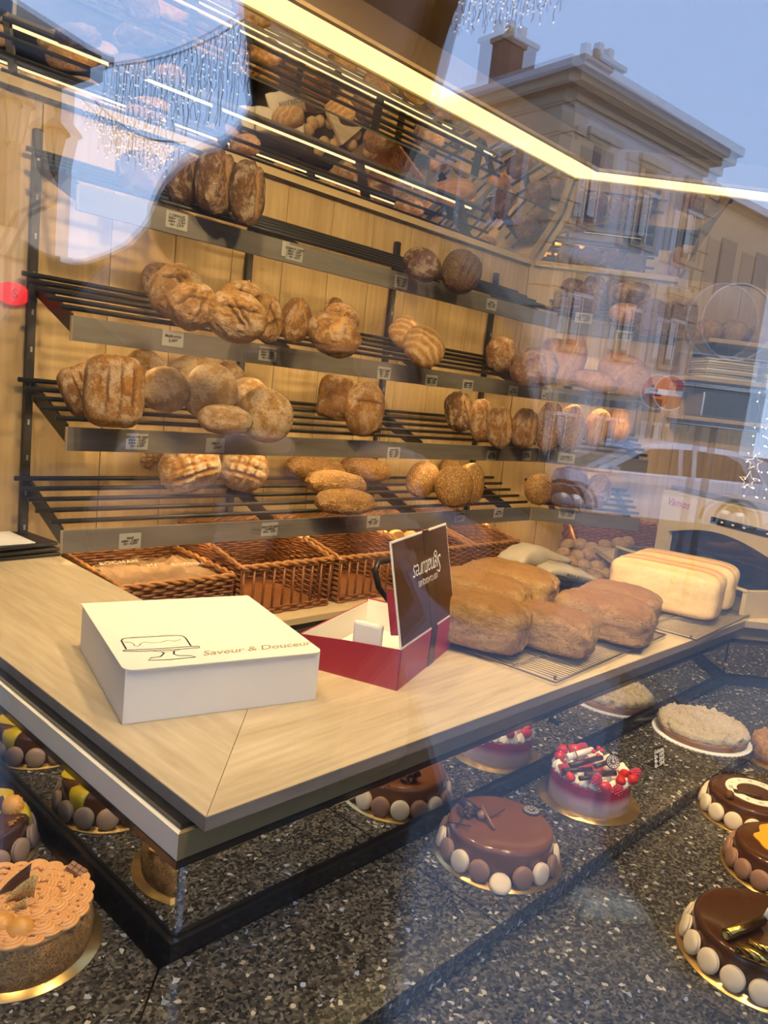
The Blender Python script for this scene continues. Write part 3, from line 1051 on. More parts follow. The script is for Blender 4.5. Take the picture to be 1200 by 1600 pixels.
loaf('disc', (306, 230, 369, 338), 0, 0, 'largest upright dark country loaf, middle of three on the top shelf', g, -4, .7, yaw=.3, lift=0.02)
loaf('disc', (359, 250, 414, 354), 0, 0, 'upright dark country loaf on the inner side of its row of three', g, -6, .7, yaw=.3, lift=0.03)
loaf('discl', (326, 208, 374, 246), 0, 0, 'pale country loaf peeping out behind the upright dark loaves', g, 0, .7, lift=.02)
loaf('brown', (629, 387, 690, 440), 0, 0, 'smooth brown oval loaf on the top shelf beside the seeded dark loaf', g, -20, .9)
loaf('dark', (688, 391, 753, 458), 0, 0, 'blackish seeded loaf with slashes on the top shelf', g, -15, .85)
g = 'breads on the second shelf'
loaf('multi', (222, 410, 280, 472), 1, 0, 'round multigrain loaf half hidden at the open end of the second shelf', g, 10, .7)
loaf('multi', (238, 411, 312, 500), 1, 0, 'tall cracked multigrain loaf at the front of its heap on the second shelf', g, -30, .7, lift=0.03)
loaf('multi', (317, 420, 376, 458), 1, 0, 'small multigrain loaf peeping out at the back of the heap', g, 0, .8)
loaf('multi', (340, 438, 412, 500), 1, 0, 'multigrain loaf in the second row of the heap', g, 20, .7, lift=0.03)
loaf('multi', (263, 441, 340, 517), 1, 0, 'smooth round multigrain loaf in front above its hand-written price', g, 15, .8, lift=0.075)
loaf('multi', (321, 453, 416, 536), 1, 0, 'big floury cracked multigrain loaf in front of the heap', g, -10, .75, lift=0.085)
loaf('multi', (398, 458, 441, 536), 1, 0, 'narrow multigrain loaf at the inner end of the heap', g, 5, .9, lift=0.06)
loaf('rustic', (404, 438, 470, 482), 1, 0, 'brown wholemeal round behind the floury wholemeal rounds', g, 0, .8)
loaf('rustic', (437, 464, 487, 538), 1, 0, 'floury split wholemeal round beside the multigrain heap', g, -8, .85, lift=0.04)
loaf('rustic', (476, 455, 535, 500), 1, 0, 'rear wholemeal round with a torn crust', g, 15, .8)
loaf('rustic', (504, 474, 562, 528), 1, 0, 'pale wholemeal round leaning behind the front one', g, -15, .75, lift=0.03)
loaf('rustic', (481, 487, 564, 560), 1, 0, 'large wholemeal round at the front with three short cracks', g, -20, .8, lift=0.075)
loaf('banneton', (607, 495, 662, 547), 1, 0, 'ring-patterned oval loaf leaning behind its twin on the second shelf', g, -30, .7)
loaf('banneton', (630, 513, 695, 571), 1, 0, 'ring-patterned oval loaf in front of its twin on the second shelf', g, -35, .7, lift=0.04)
loaf('discl', (759, 526, 806, 581), 1, 0, 'round brown loaf behind the corner on the second shelf', g, 5, .8)
loaf('discl', (796, 543, 872, 606), 1, 0, 'floury dark-topped round loaf at the corner of the second shelf', g, 10, .8, lift=0.05)
loaf('gold', (846, 528, 888, 570), 1, 1, 'orange loaf standing behind the dark-topped round', g, 10, .8)
loaf('gold', (864, 524, 918, 604), 1, 1, 'tall glossy orange loaf standing in the corner', g, -12, .8, lift=0.03)
loaf('gold', (896, 578, 962, 614), 1, 1, 'low orange loaf lying in front in the corner', g, -8, .9, lift=0.06)
loaf('gold', (935, 553, 1017, 620), 1, 1, 'big orange loaf leaning at the far end of the second shelf', g, -25, .8, lift=0.03)
g = 'breads on the third shelf'
loaf('tin', (99, 571, 158, 648), 2, 0, 'spelt loaf tipped sideways at the open end of the third shelf', g, 25, .6)
loaf('tin', (137, 555, 221, 668), 2, 0, 'floury spelt tin loaf with long slashes standing upright', g, -1, .65, lift=0.05)
loaf('ball', (193, 545, 254, 600), 2, 0, 'speckled ball loaf behind the spelt tin loaf', g, 0, .9)
loaf('ball', (221, 572, 295, 646), 2, 0, 'speckled ball loaf in front, nearest to the spelt tin loaf', g, 0, .85, lift=0.04)
loaf('ball', (257, 554, 329, 612), 2, 0, 'rear speckled ball loaf under the second shelf lip', g, 30, .9)
loaf('ball', (294, 581, 363, 644), 2, 0, 'speckled ball loaf in the middle of its heap', g, 60, .85, lift=0.04)
loaf('ball', (326, 563, 382, 610), 2, 0, 'rear speckled ball loaf at the inner side of the heap', g, 10, .9)
loaf('ball', (360, 589, 419, 641), 2, 0, 'speckled ball loaf behind the two front ones', g, 0, .85, lift=0.03)
loaf('ball', (382, 616, 447, 683), 2, 0, 'speckled ball loaf at the inner front of the heap', g, 80, .85, lift=0.06)
loaf('ball', (311, 631, 393, 681), 2, 0, 'small flat oval loaf lying in front of the ball loaves', g, 0, .9, lift=0.07)
loaf('sandwich', (497, 588, 553, 656), 2, 0, 'tin loaf behind the slashed tin loaf, middle of the third shelf', g, -6, .6)
loaf('long', (539, 595, 601, 684), 2, 0, 'golden tin loaf with a blistered crust, middle of the third shelf', g, -4, .7, lift=0.03)
loaf('disc', (694, 611, 741, 676), 2, 0, 'dark oval loaf at the start of the corner row on the third shelf', g, 12, .7)
loaf('discl', (733, 622, 772, 692), 2, 0, 'narrow floury loaf second in the corner row', g, 6, .8, lift=0.01)
loaf('discl', (760, 634, 801, 702), 2, 0, 'smooth tan loaf third in the corner row', g, 3, .8, lift=0.03)
loaf('discl', (798, 637, 841, 702), 2, 0, 'cracked floury loaf fourth in the corner row', g, -5, .8, lift=0.02)
loaf('seed', (836, 627, 881, 706), 2, 1, 'tall oat-coated loaf beside the floury loaves in the corner', g, 0, .8, lift=0.03)
loaf('seed', (871, 631, 914, 706), 2, 1, 'oat-coated loaf beside the striped orange loaf', g, 0, .8)
loaf('gold', (912, 638, 955, 698), 2, 1, 'striped orange loaf on the third shelf', g, -10, .8, lift=0.02)
loaf('gold', (950, 636, 986, 692), 2, 1, 'orange loaf at the far end of the third shelf', g, 5, .8)
g = 'breads on the lowest shelf'
loaf('cross', (214, 700, 258, 735), 3, 0, 'crosscut loaf half hidden behind the others on the lowest shelf', g, 0, .8)
loaf('cross', (250, 692, 342, 771), 3, 0, 'round crosscut loaf nearest the open end of the lowest shelf', g, 20, .75, lift=0.02)
loaf('cross', (341, 694, 418, 769), 3, 0, 'second round crosscut loaf on the lowest shelf', g, -15, .75, lift=0.02)
loaf('baton', (449, 712, 537, 753), 3, 0, 'seeded baton at the back beside the crosscut loaves', g, -5, .9)
loaf('baton', (531, 714, 609, 753), 3, 0, 'seeded baton at the back, farther from the crosscut loaves', g, -6, .9)
loaf('baton', (481, 735, 571, 776), 3, 0, 'seeded baton in the middle of the four', g, -5, .9, lift=0.025)
loaf('baton', (494, 763, 584, 805), 3, 0, 'dark-bottomed seeded baton in front of the four', g, -3, .9, lift=0.04)
loaf('seed', (634, 720, 686, 778), 3, 0, 'oval sesame loaf leaning to the side on the lowest shelf', g, -25, .8)
loaf('seed', (686, 716, 720, 748), 3, 0, 'sesame loaf hidden behind two others', g, 0, .8)
loaf('seed', (679, 727, 740, 794), 3, 0, 'dark sesame loaf standing in front', g, 6, .8, lift=0.04)
loaf('seed', (714, 722, 757, 790), 3, 0, 'pale sesame loaf standing beside the dark one', g, 0, .8, lift=0.02)
loaf('seed', (819, 740, 866, 789), 3, 1, 'small oat-coated loaf leaning in the corner of the lowest shelf', g, 20, .8)
loaf('sandwich', (861, 729, 916, 793), 3, 1, 'dark-crusted square loaf in the corner of the lowest shelf', g, 0, .8, lift=0.02)
loaf('rustic', (911, 741, 955, 796), 3, 1, 'slashed brown loaf beside the square one in the corner', g, -10, .85, lift=0.03)
g = 'breads on the top corner shelf'
loaf('sandwich', (866, 455, 936, 489), 0, 1, 'flat square loaf lying on the top corner shelf', g, -4, 1.0)
loaf('gold', (952, 473, 1002, 507), 0, 1, 'golden loaf under a round one on the top corner shelf', g, 0, .9)
loaf('rustic', (955, 442, 1006, 476), 0, 1, 'round loaf stacked on the golden loaf', g, 0, .9, lift=.08)
loaf('sandwich', (994, 468, 1044, 524), 0, 1, 'square tin loaf standing on the top corner shelf', g, 0, .75)
loaf('sandwich', (1038, 470, 1088, 530), 0, 1, 'square tin loaf standing at the end of the top corner shelf', g, 0, .75)
loaf('long', (1000, 448, 1066, 474), 0, 1, 'long brown loaf lying behind the standing tin loaves', g, -5, .9)
for j, (s_, y_, rz_, h_) in enumerate(((.10, .20, .2, .10), (.21, .215, -.1, .12), (.33, .22, .1, .12), (.45, .22, 0., .11))):
    org, d, inw = seg_frame(1)
    p = org + d*s_ + inw*y_ + Z*(ZL[0]+.03+(y_-.03)*SLOPE+h_*.55)
    o = inst('tin_loaf', BM['sandwich'][j % 2], None, p, (R(12), 0, A2+rz_), (.052, .055, h_*.62))
    tag(o, ('square loaf tucked into the corner at the back of the top shelf', 'square loaf second from the corner at the back of the top shelf',
            'square loaf third from the corner at the back of the top shelf', 'square loaf at the far end of the back row on the top shelf')[j], 'bread', 'breads on the top corner shelf')
# ---------------------------------------------------------------- cakes in the window
def macaron_mesh(name, mat, r=.0192):
    b = MB()
    shell = [(0.0005, -.006), (r*.72, -.0055), (r*.96, -.0035), (r, -.001), (r*.985, .0), (r*.93, .0005), (r*.93, .0035), (r*.985, .004), (r, .005), (r*.95, .0085), (r*.75, .0115), (r*.40, .0130), (0.0005, .0134)]
    b.lathe([(a_, z_*.68) for a_, z_ in shell], 28)
    return b.mesh(name, mat)
MAC = {k: macaron_mesh('macaron', k) for k in ('mac_brown', 'mac_cream', 'mac_taupe')}
def cake_body(r, h, bev=.008, wob=0):
    prof = [(0.0005, 0), (r, 0), (r*1.003, h*.4), (r, h-bev)] + [(r-bev*(1-math.cos(a)), h-bev+bev*math.sin(a)) for a in (R(22), R(45), R(68), R(90))] + [(r*.6, h+.0004), (0.0005, h+.0005)]
    return MB().lathe(prof, 72)
def board(t, r, mat='gold_board', name='cake_board'):
    return MB().lathe([(0.0005, 0), (r, 0), (r+.0006, .0012), (r, .0025), (0.0005, .0026)], 72).build(name, mat, t)
def macaron_ring(t, r, zc, n, mats, a0=0, skip=(), tilt=12):
    for k in range(n):
        if k in skip:
            continue
        a = a0 + 2*math.pi*k/n
        o = inst('macaron', MAC[mats[k % len(mats)]], t)
        M = Matrix.Rotation(a, 4, 'Z') @ Matrix.Translation((r+.0065, 0, zc)) @ Matrix.Rotation(R(90-tilt), 4, 'Y') @ Matrix.Rotation(random.random()*6, 4, 'Z')
        o.matrix_local = M
def medallion(t, M, r=.017):
    d = MB().lathe([(0.0005, 0), (r, 0), (r, .003), (r*.93, .0035), (r*.9, .003), (0.0005, .003)], 32).build('medallion', 'choc_mat', t)
    d.matrix_local = M
    rg = MB()
    for a_, b_ in ((.80, .84), (.50, .54)):
        n = 32
        vs = [(r*q*math.cos(2*math.pi*k/n), r*q*math.sin(2*math.pi*k/n), .0032) for q in (a_, b_) for k in range(n)]
        rg.add(vs, [(k, n+k, n+(k+1) % n, (k+1) % n)[::-1] for k in range(n)])
    for k in range(12):
        a = 2*math.pi*k/12
        rg.box((r*.60, -.0006, .003), (r*.74, .0006, .0034), Matrix.Rotation(a, 4, 'Z'))
    rg.box((-.0006, -.001, .003), (.0006, r*.42, .0034))
    rg.box((-.001, -.0006, .003), (r*.30, .0006, .0034))
    rg.build('clock_print', 'white_ink', d)
    return d
def curl(t, p, q, r, mat, name='chocolate_curl', turns=1.6):
    """a rolled chocolate shaving"""
    p, q = Vector(p), Vector(q)
    ax = (q-p).normalized()
    x = ax.orthogonal().normalized()
    y = ax.cross(x)
    n = 22
    vs, fs = [], []
    for k in range(n+1):
        a = turns*2*math.pi*k/n
        rr = r*(.45+.55*k/n)
        o_ = x*(math.cos(a)*rr) + y*(math.sin(a)*rr)
        vs += [p+o_, q+o_*.9]
    for k in range(n):
        fs.append((2*k, 2*k+1, 2*k+3, 2*k+2))
    b = MB().add(vs, fs, True)
    o = b.build(name, mat, t)
    md = o.modifiers.new('thick', 'SOLIDIFY')
    md.thickness = .0012
    return o
def to_l(t, px, py, z):
    """plan point on the cake (local) under a picture point at height z"""
    p = onz(px, py, z)
    return p.x - t.location.x, p.y - t.location.y
# --- glazed chocolate cake with mixed macarons
t = thing('chocolate_cake', 'glossy milk-brown chocolate cake with brown and cream macarons beside the counter corner', 'cake', (1.182, .692, G1))
board(t, .121)
cake_body(.0985, .062, .010).build('cake_body', 'choc_glaze', t, loc=(0, 0, .0026))
macaron_ring(t, .0985, .022, 17, ['mac_cream', 'mac_brown'], .1, skip=(10,))
bm_ = inst('broken_macaron', MAC['mac_cream'], t)
bm_.matrix_local = Matrix.Rotation(.1+2*math.pi*10/17, 4, 'Z') @ Matrix.Translation((.110, 0, .010)) @ Matrix.Rotation(R(35), 4, 'Y')
zt = .0652
cx_, cy_ = to_l(t, 728, 1272, G1+zt)
b = MB()
for k in range(30):
    a = random.random()*6.28
    rr = .017*math.sqrt(random.random())
    b.ball((cx_+rr*math.cos(a), cy_+rr*math.sin(a), zt+.004+.014*(1-rr/.019)), .0040, sub=2)
tag(b.build('chocolate_pearls', 'choc_dark', t), kind='stuff')
sx_, sy_ = to_l(t, 752, 1280, G1+zt)
MB().ball((sx_, sy_, zt+.008), .0095, sub=3).build('gold_ball', 'mac_brown', t)
curl(t, (cx_+.012, cy_-.018, zt+.006), (cx_+.004, cy_+.02, zt+.018), .010, 'choc_mat', turns=1.2)
px1, px2 = to_l(t, 752, 1260, G1+zt+.02), to_l(t, 772, 1298, G1+zt)
MB().tube([(*px1, zt+.022), (*px2, zt+.003)], .0028, 8).build('chocolate_stick', 'choc_milk', t)
for (a1, a2) in (((757, 1277), (788, 1266)), ((700, 1283), (735, 1292)), ((712, 1290), (722, 1270))):
    u1, u2 = to_l(t, *a1, G1+zt+.004), to_l(t, *a2, G1+zt+.008)
    mid = ((u1[0]+u2[0])/2+.004, (u1[1]+u2[1])/2-.003)
    MB().tube([(*u1, zt+.003), (*mid, zt+.005), (*u2, zt+.010)], .0014, 6).build('chocolate_twig', 'choc_mat', t)
mx, my = to_l(t, 830, 1268, G1+zt)
medallion(t, Matrix.Translation((mx, my, zt+.0005)), .017)
# --- raspberry cake
t = thing('raspberry_cake', 'pink and white raspberry cake topped with cream, strawberries and chocolate shavings', 'cake', (1.523, .687, G1))
board(t, .111)
rb, hb = .086, .060
cake_body(rb, hb, .003).build('cake_body', 'berry_side', t, loc=(0, 0, .0026))
zt = hb+.003
dol = MB()
n = 10
prof = [(0.0005, 0), (.0125, .0), (.0135, .005), (.0110, .010), (.0095, .014), (.006, .019), (.0015, .024), (.0004, .025)]
vs, fs = [], []
sg = 24
for (r_, z_) in prof:
    for k in range(sg):
        a = 2*math.pi*k/sg + z_*40
        q_ = r_*(1+.14*math.cos(6*a))
        vs.append((q_*math.cos(2*math.pi*k/sg), q_*math.sin(2*math.pi*k/sg), z_))
for i in range(len(prof)-1):
    for k in range(sg):
        fs.append((i*sg+k, i*sg+(k+1) % sg, (i+1)*sg+(k+1) % sg, (i+1)*sg+k))
fs.append(tuple(range(sg-1, -1, -1)))
ROS = MB().add(vs, fs, True).mesh('cream_rosette', 'cream_white')
for k in range(22):
    a = 2*math.pi*k/22
    inst('cream_rosette', ROS, t, ((rb-.012)*math.cos(a), (rb-.012)*math.sin(a), zt-.001), (0, 0, a*3), (.95, .95, .85))
for k in range(9):
    a = 2*math.pi*k/9+.2
    inst('cream_rosette', ROS, t, (.045*math.cos(a), .045*math.sin(a), zt-.001), (0, 0, a*2), .9)
def berry_mesh(r, L):
    b = MB()
    b.lathe([(0.0005, 0), (r*.55, .0008), (r*.9, L*.18), (r, L*.35), (r*.88, L*.6), (r*.55, L*.85), (r*.2, L*.98), (0.0005, L)], 20)
    return b.mesh('strawberry', 'strawberry')
BER = berry_mesh(.0125, .026)
RAS = MB()
for i in range(5):
    z_ = .002+i*.0042
    rr = .0095*math.sqrt(max(.05, 1-(i/4.6)**2))
    for k in range(9):
        a = 2*math.pi*k/9+i*.35
        RAS.ball((rr*math.cos(a), rr*math.sin(a), z_), .0036, sub=1)
RAS = RAS.mesh('raspberry', 'raspberry')
for k, (px, py, rx, rz) in enumerate([(868, 1180, .9, .3), (880, 1172, 1.2, 2.), (895, 1216, .5, 3.), (953, 1227, 1.1, 4.), (975, 1205, .9, 5.), (984, 1215, 1.2, 1.), (972, 1222, .6, 2.), (905, 1170, 1.1, 3.5)]):
    x, y = to_l(t, px, py, G1+zt+.022)
    inst('strawberry', BER, t, (x, y, zt+.014), (rx, rx*.5, rz), random.uniform(.85, 1.1))
for (px, py) in ((931, 1218), (989, 1206), (963, 1235), (905, 1165), (876, 1197)):
    x, y = to_l(t, px, py, G1+zt+.026)
    inst('raspberry', RAS, t, (x, y, zt+.016), (random.random(), random.random(), 0))
RC = MB().ball((0, 0, 0), .0052).mesh('redcurrant', 'strawberry')
for (px, py) in ((928, 1172), (935, 1178), (941, 1171), (936, 1167)):
    x, y = to_l(t, px, py, G1+zt+.036)
    inst('redcurrant', RC, t, (x, y, zt+.033))
for k, (p1, p2, r_, mt) in enumerate([((890, 1195), (940, 1182), .006, 'choc_mat'), ((880, 1203), (925, 1200), .005, 'choc_mat'), ((915, 1210), (962, 1206), .006, 'choc_mat'),
                                   ((885, 1182), (925, 1170), .007, 'white_card'), ((930, 1196), (948, 1190), .005, 'choc_mat'), ((905, 1215), (930, 1212), .004, 'choc_mat')]):
    a, b_ = to_l(t, *p1, G1+zt+.026), to_l(t, *p2, G1+zt+.030)
    curl(t, (*a, zt+.024), (*b_, zt+.028), r_, mt)
MB().tube([(*to_l(t, 905, 1188, G1+zt+.03), zt+.028), (*to_l(t, 897, 1163, G1+zt+.05), zt+.045)], .0018, 6).build('chocolate_stick', 'choc_milk', t)
mx, my = to_l(t, 957, 1192, G1+zt+.03)
medallion(t, Matrix.Translation((mx, my, zt+.032)) @ Matrix.Rotation(YAW-R(90), 4, 'Z') @ Matrix.Rotation(R(55), 4, 'X'), .0150)
# --- crumbly tart on lace paper
def lumpy_disc(r, h, amp, seed, edge=.012, rings=34, seg=120, fr=70):
    off = Vector((seed*3.1, seed*7.7, 0))
    vs, fs = [], []
    prof = [(r*1.0, 0), (r*1.01, h*.35), (r, h*.7)] + [(r-edge*(1-math.cos(R(a))), h*.7+(h*.3)*math.sin(R(a))) for a in (30, 60, 90)]
    k_ = rings
    prof += [((r-edge)*(1-i/k_), h) for i in range(1, k_)] + [(.0008, h)]
    for i, (rr, z) in enumerate(prof):
        for k in range(seg):
            a = 2*math.pi*k/seg
            p = Vector((rr*math.cos(a), rr*math.sin(a), z))
            d = noise.fractal(p*fr+off, .5, 2.2, 3)*amp
            if z > .001:
                if i > 2:
                    p.z += abs(d)*1.3 - amp*.3
                else:
                    p.x += math.cos(a)*d*.8
                    p.y += math.sin(a)*d*.8
            vs.append(p)
    for i in range(len(prof)-1):
        for k in range(seg):
            fs.append((i*seg+k, i*seg+(k+1) % seg, (i+1)*seg+(k+1) % seg, (i+1)*seg+k))
    fs.append(tuple(range(seg-1, -1, -1)))
    fs.append(tuple((len(prof)-1)*seg+k for k in range(seg)))
    return MB().add(vs, fs, True)
t = thing('crumble_tart', 'sugar-dusted crumble tart on white lace paper behind the small price sign', 'tart', (2.118, .662, G1))
nn_ = 60
poly = []
for k in range(nn_*4):
    a = 2*math.pi*k/(nn_*4)
    rr = .126 + .004*abs(math.sin(nn_/2*a))
    poly.append((rr*math.cos(a), rr*math.sin(a)))
MB().prism(poly, 0, .0022).build('lace_paper', 'ticket_white', t)
MB().lathe([(0.0005, 0), (.112, 0), (.119, .016), (.116, .020), (0.0005, .021)], 72).build('pastry_case', 'mac_brown', t, loc=(0, 0, .0024))
lumpy_disc(.1165, .022, .011, 3, fr=55).build('crumble', 'sugar_top', t, loc=(0, 0, .019))
# --- crumb-coated cake at the edge of the picture
t = thing('praline_cake', 'round cake coated all over in golden praline crumbs beside the tart', 'cake', (2.245, .478, G2))
board(t, .104)
lumpy_disc(.088, .058, .008, 9, .02, 26, 110, 90).build('crumb_coating', 'crumb_coat', t, loc=(0, 0, .0026))
# --- clock cake
t = thing('clock_cake', 'dark glossy cake with a white clock face and cream macarons', 'cake', (1.838, .444, G2))
board(t, .110)
cake_body(.0905, .055, .008).build('cake_body', 'choc_dark', t, loc=(0, 0, .0026))
macaron_ring(t, .0905, .022, 15, ['mac_cream'], .2)
zt = .0582
ring = MB()
n = 64
cxr, cyr = .010, -.006
for (q0, q1) in ((.040, .064),):
    vs = [(cxr+q*math.cos(2*math.pi*k/n), cyr+q*math.sin(2*math.pi*k/n), zt+dz) for dz in (.0, .0012) for q in (q0, q1) for k in range(n)]
    fs = []
    for k in range(n):
        j = (k+1) % n
        fs += [(2*n+k, 3*n+k, 3*n+j, 2*n+j), (n+k, n+j, 3*n+j, 3*n+k), (k, 2*n+k, 2*n+j, j)]
    ring.add(vs, fs)
rg = ring.build('clock_ring', 'cream_white', t)
for k, num in enumerate(('XII', 'I', 'II', 'III', 'IV', 'V', 'VI', 'VII', 'VIII', 'IX', 'X', 'XI')):
    a = R(120)-k*R(30)
    text('numeral', num, .013, 'ink', rg, Matrix.Translation((cxr+.052*math.cos(a), cyr+.052*math.sin(a), zt+.0014)) @ Matrix.Rotation(a-R(90), 4, 'Z'), ext=.0001)
x, y = to_l(t, 1140, 1242, G2+zt+.008)
MB().ball((x, y, zt+.009), .0098, sub=3).build('chocolate_ball', 'choc_glaze', t)
x, y = to_l(t, 1168, 1241, G2+zt)
pl = MB().box((-.030, -.008, 0), (.030, .008, .003), bev=.001).build('name_plaque', 'choc_mat', t, loc=(x, y, zt), rot=(0, 0, R(-62)))
text('lettering', 'Anniversaire', .009, 'gold_ink', pl, Matrix.Translation((0, 0, .0032)), shear=.3, ext=.0001)
# --- caramel pool cake
t = thing('caramel_cake', 'dark cake with a pool of amber caramel on top and brown macarons', 'cake', (1.655, .316, G2))
board(t, .117)
cake_body(.0965, .058, .010).build('cake_body', 'choc_dark', t, loc=(0, 0, .0026))
macaron_ring(t, .0965, .022, 17, ['mac_brown'], .05)
zt = .0608
poly = []
for k in range(60):
    a = 2*math.pi*k/60
    rr = .058*(1+.20*math.sin(2*a+.6)+.12*math.sin(3*a+1)+.06*math.sin(7*a))
    poly.append((.008+rr*math.cos(a), .012+rr*math.sin(a)))
MB().prism(poly, zt, zt+.0016).build('caramel_pool', 'caramel_glaze', t)
medallion(t, Matrix.Translation((-.008+.02, -.022, zt+.016)) @ Matrix.Rotation(YAW-R(90), 4, 'Z') @ Matrix.Rotation(R(75), 4, 'X'), .015)
curl(t, (-.01, -.02, zt+.004), (.02, -.04, zt+.006), .006, 'choc_mat')
# --- big chocolate cake with gold rolls
t = thing('gold_roll_cake', 'large dark chocolate cake with gold-streaked rolls and cream macarons nearest the glass', 'cake', (1.345, .268, G2))
board(t, .130)
cake_body(.108, .058, .010).build('cake_body', 'choc_dark', t, loc=(0, 0, .0026))
macaron_ring(t, .108, .022, 17, ['mac_cream'], .15, tilt=16)
zt = .0608
s = N('gold_choc')
v = s.coord('Object', (60, 60, 60))
wv = s.new('TexWave', Scale=1.6, Distortion=5.0)
s.ln(v, wv.inputs['Vector'])
f_ = s.ramp(wv.outputs['Fac'], [(.45, 0.), (.6, 1.)])
s.set(col=s.mix(f_, (.02, .008, .004), (.80, .52, .10)), rough=.25, metal=f_)
for (p1, p2, r_) in (((1135, 1462), (1192, 1440), .010), ((1168, 1475), (1230, 1495), .010), ((1150, 1480), (1215, 1508), .011)):
    a, b_ = to_l(t, *p1, G2+zt+.01), to_l(t, *p2, G2+zt+.01)
    curl(t, (*a, zt+.011), (*b_, zt+.011), r_, 'gold_choc', 'gold_roll', 1.3)
x, y = to_l(t, 1199, 1428, G2+zt+.012)
MB().lathe([(.008, 0), (.002, .022), (.0003, .025)], 6).build('white_flake', 'white_card', t, loc=(x, y, zt))
# --- coffee cream cake
CL = (.428, .995)
t = thing('coffee_cake', 'coffee-cream cake with piped scallops and a nut-crumb side at the corner', 'cake', (*CL, G1))
board(t, .112)
hb = .060
side = lumpy_disc(.0955, hb, .0045, 5, .010, 10, 160, 160)
side.build('nut_coating', 'crumb_coat', t, loc=(0, 0, .0026))
zt = hb+.003
# one piped scallop: nested arches of cream
sc = MB()
for j, rr in enumerate((.0125, .0088, .0052)):
    pts = [(rr*math.cos(a)*1.1, rr*math.sin(a), .0022+.0016*j) for a in [R(x_) for x_ in range(-20, 201, 20)]]
    sc.tube(pts, [.0014]+[.0024]*(len(pts)-2)+[.0014], 7)
sc.ball((0, .000, .003), .0040, sub=1, sc=(1, 1, .8))
SCAL = sc.mesh('cream_scallop', 'coffee_cream')
MB().lathe([(.0005, 0), (.092, 0), (.090, .004), (.06, .0065), (.0005, .007)], 48).build('cream_layer', 'coffee_cream', t, loc=(0, 0, zt-.003))
rows = [(.082, 21), (.068, 18), (.054, 14), (.040, 11), (.026, 7), (.012, 4)]
for i, (rr, n) in enumerate(rows):
    for k in range(n):
        a = 2*math.pi*(k+.5*(i % 2))/n
        o = inst('cream_scallop', SCAL, t)
        r2 = rr + random.uniform(-.003, .003)
        o.matrix_local = Matrix.Translation((r2*math.cos(a), r2*math.sin(a), zt+.0005+.0007*i)) @ Matrix.Rotation(a-R(90)+random.uniform(-.35, .35), 4, 'Z') @ Matrix.Rotation(R(8), 4, 'X') @ Matrix.Scale(random.uniform(.9, 1.25), 4)
s = N('gold_lace')
v = s.coord('Object', (1, 1, 1))
f_ = s.ramp(s.vor(v, 420, 'Distance'), [(.30, 0.), (.38, 1.)])
s.set(col=s.mix(f_, (.012, .006, .004), (.72, .48, .14)), rough=.3)
def leaf(p, q, wdt, hgt, mat):
    """a curved chocolate sail standing on the cake"""
    p, q = Vector((*p, zt+.004)), Vector((*q, zt+.004))
    vs, fs = [], []
    n = 12
    d = (q-p)
    side_ = Vector((-d.y, d.x, 0)).normalized()
    for i in range(n+1):
        f = i/n
        b_ = p.lerp(q, f) + side_*(wdt*math.sin(math.pi*f))
        vs += [b_, b_ + Vector((0, 0, hgt*(.12+f**1.3))) - side_*(.25*hgt*f)]
    for i in range(n):
        fs.append((2*i, 2*i+2, 2*i+3, 2*i+1))
    o = MB().add(vs, fs, True).build('chocolate_sail', mat, t)
    md = o.modifiers.new('thick', 'SOLIDIFY')
    md.thickness = .0015
leaf(to_l(t, -5, 1432, G1+zt), to_l(t, 52, 1412, G1+zt), .012, .044, 'gold_lace')
leaf(to_l(t, -12, 1418, G1+zt), to_l(t, 42, 1398, G1+zt), .010, .046, 'choc_dark')
leaf(to_l(t, 0, 1442, G1+zt), to_l(t, 40, 1428, G1+zt), .006, .022, 'gold_lace')
SH = MB()
n, mseg = 40, 10
vs, fs = [], []
for i in range(mseg+1):
    f = i/mseg
    for k in range(n):
        a = 2*math.pi*k/n
        rr = .0185*math.sin(f*math.pi/2)*(1+.05*math.cos(a*14))
        vs.append((rr*math.cos(a), rr*math.sin(a), .016*math.cos(f*math.pi/2)))
for i in range(mseg):
    for k in range(n):
        fs.append((i*n+k, (i+1)*n+k, (i+1)*n+(k+1) % n, i*n+(k+1) % n))
fs.append(tuple(mseg*n+k for k in range(n))[::-1])
SHELL = SH.add(vs, fs, True).mesh('sugar_shell', 'orange_shell')
for (px, py) in ((31, 1452), (0, 1446)):
    x, y = to_l(t, px, py, G1+zt+.006)
    o = inst('sugar_shell', SHELL, t)
    o.matrix_local = Matrix.Translation((x, y, zt+.004)) @ Matrix.Rotation(YAW-R(90), 4, 'Z') @ Matrix.Rotation(R(38), 4, 'X')
x, y = to_l(t, 120, 1362, G1+zt+.006)
wf_ = MB()
for i in range(3):
    for j in range(2):
        wf_.box((i*.0095-.014, j*.0075-.0075, 0), (i*.0095-.0052, j*.0075-.0008, .006), bev=.001)
wf_.box((-.0148, -.0083, -.001), (.0146, .0075, .003))
wf_.build('milk_chocolate_piece', 'choc_milk', t, loc=(x, y, zt+.008), rot=(R(10), R(18), R(-62)))
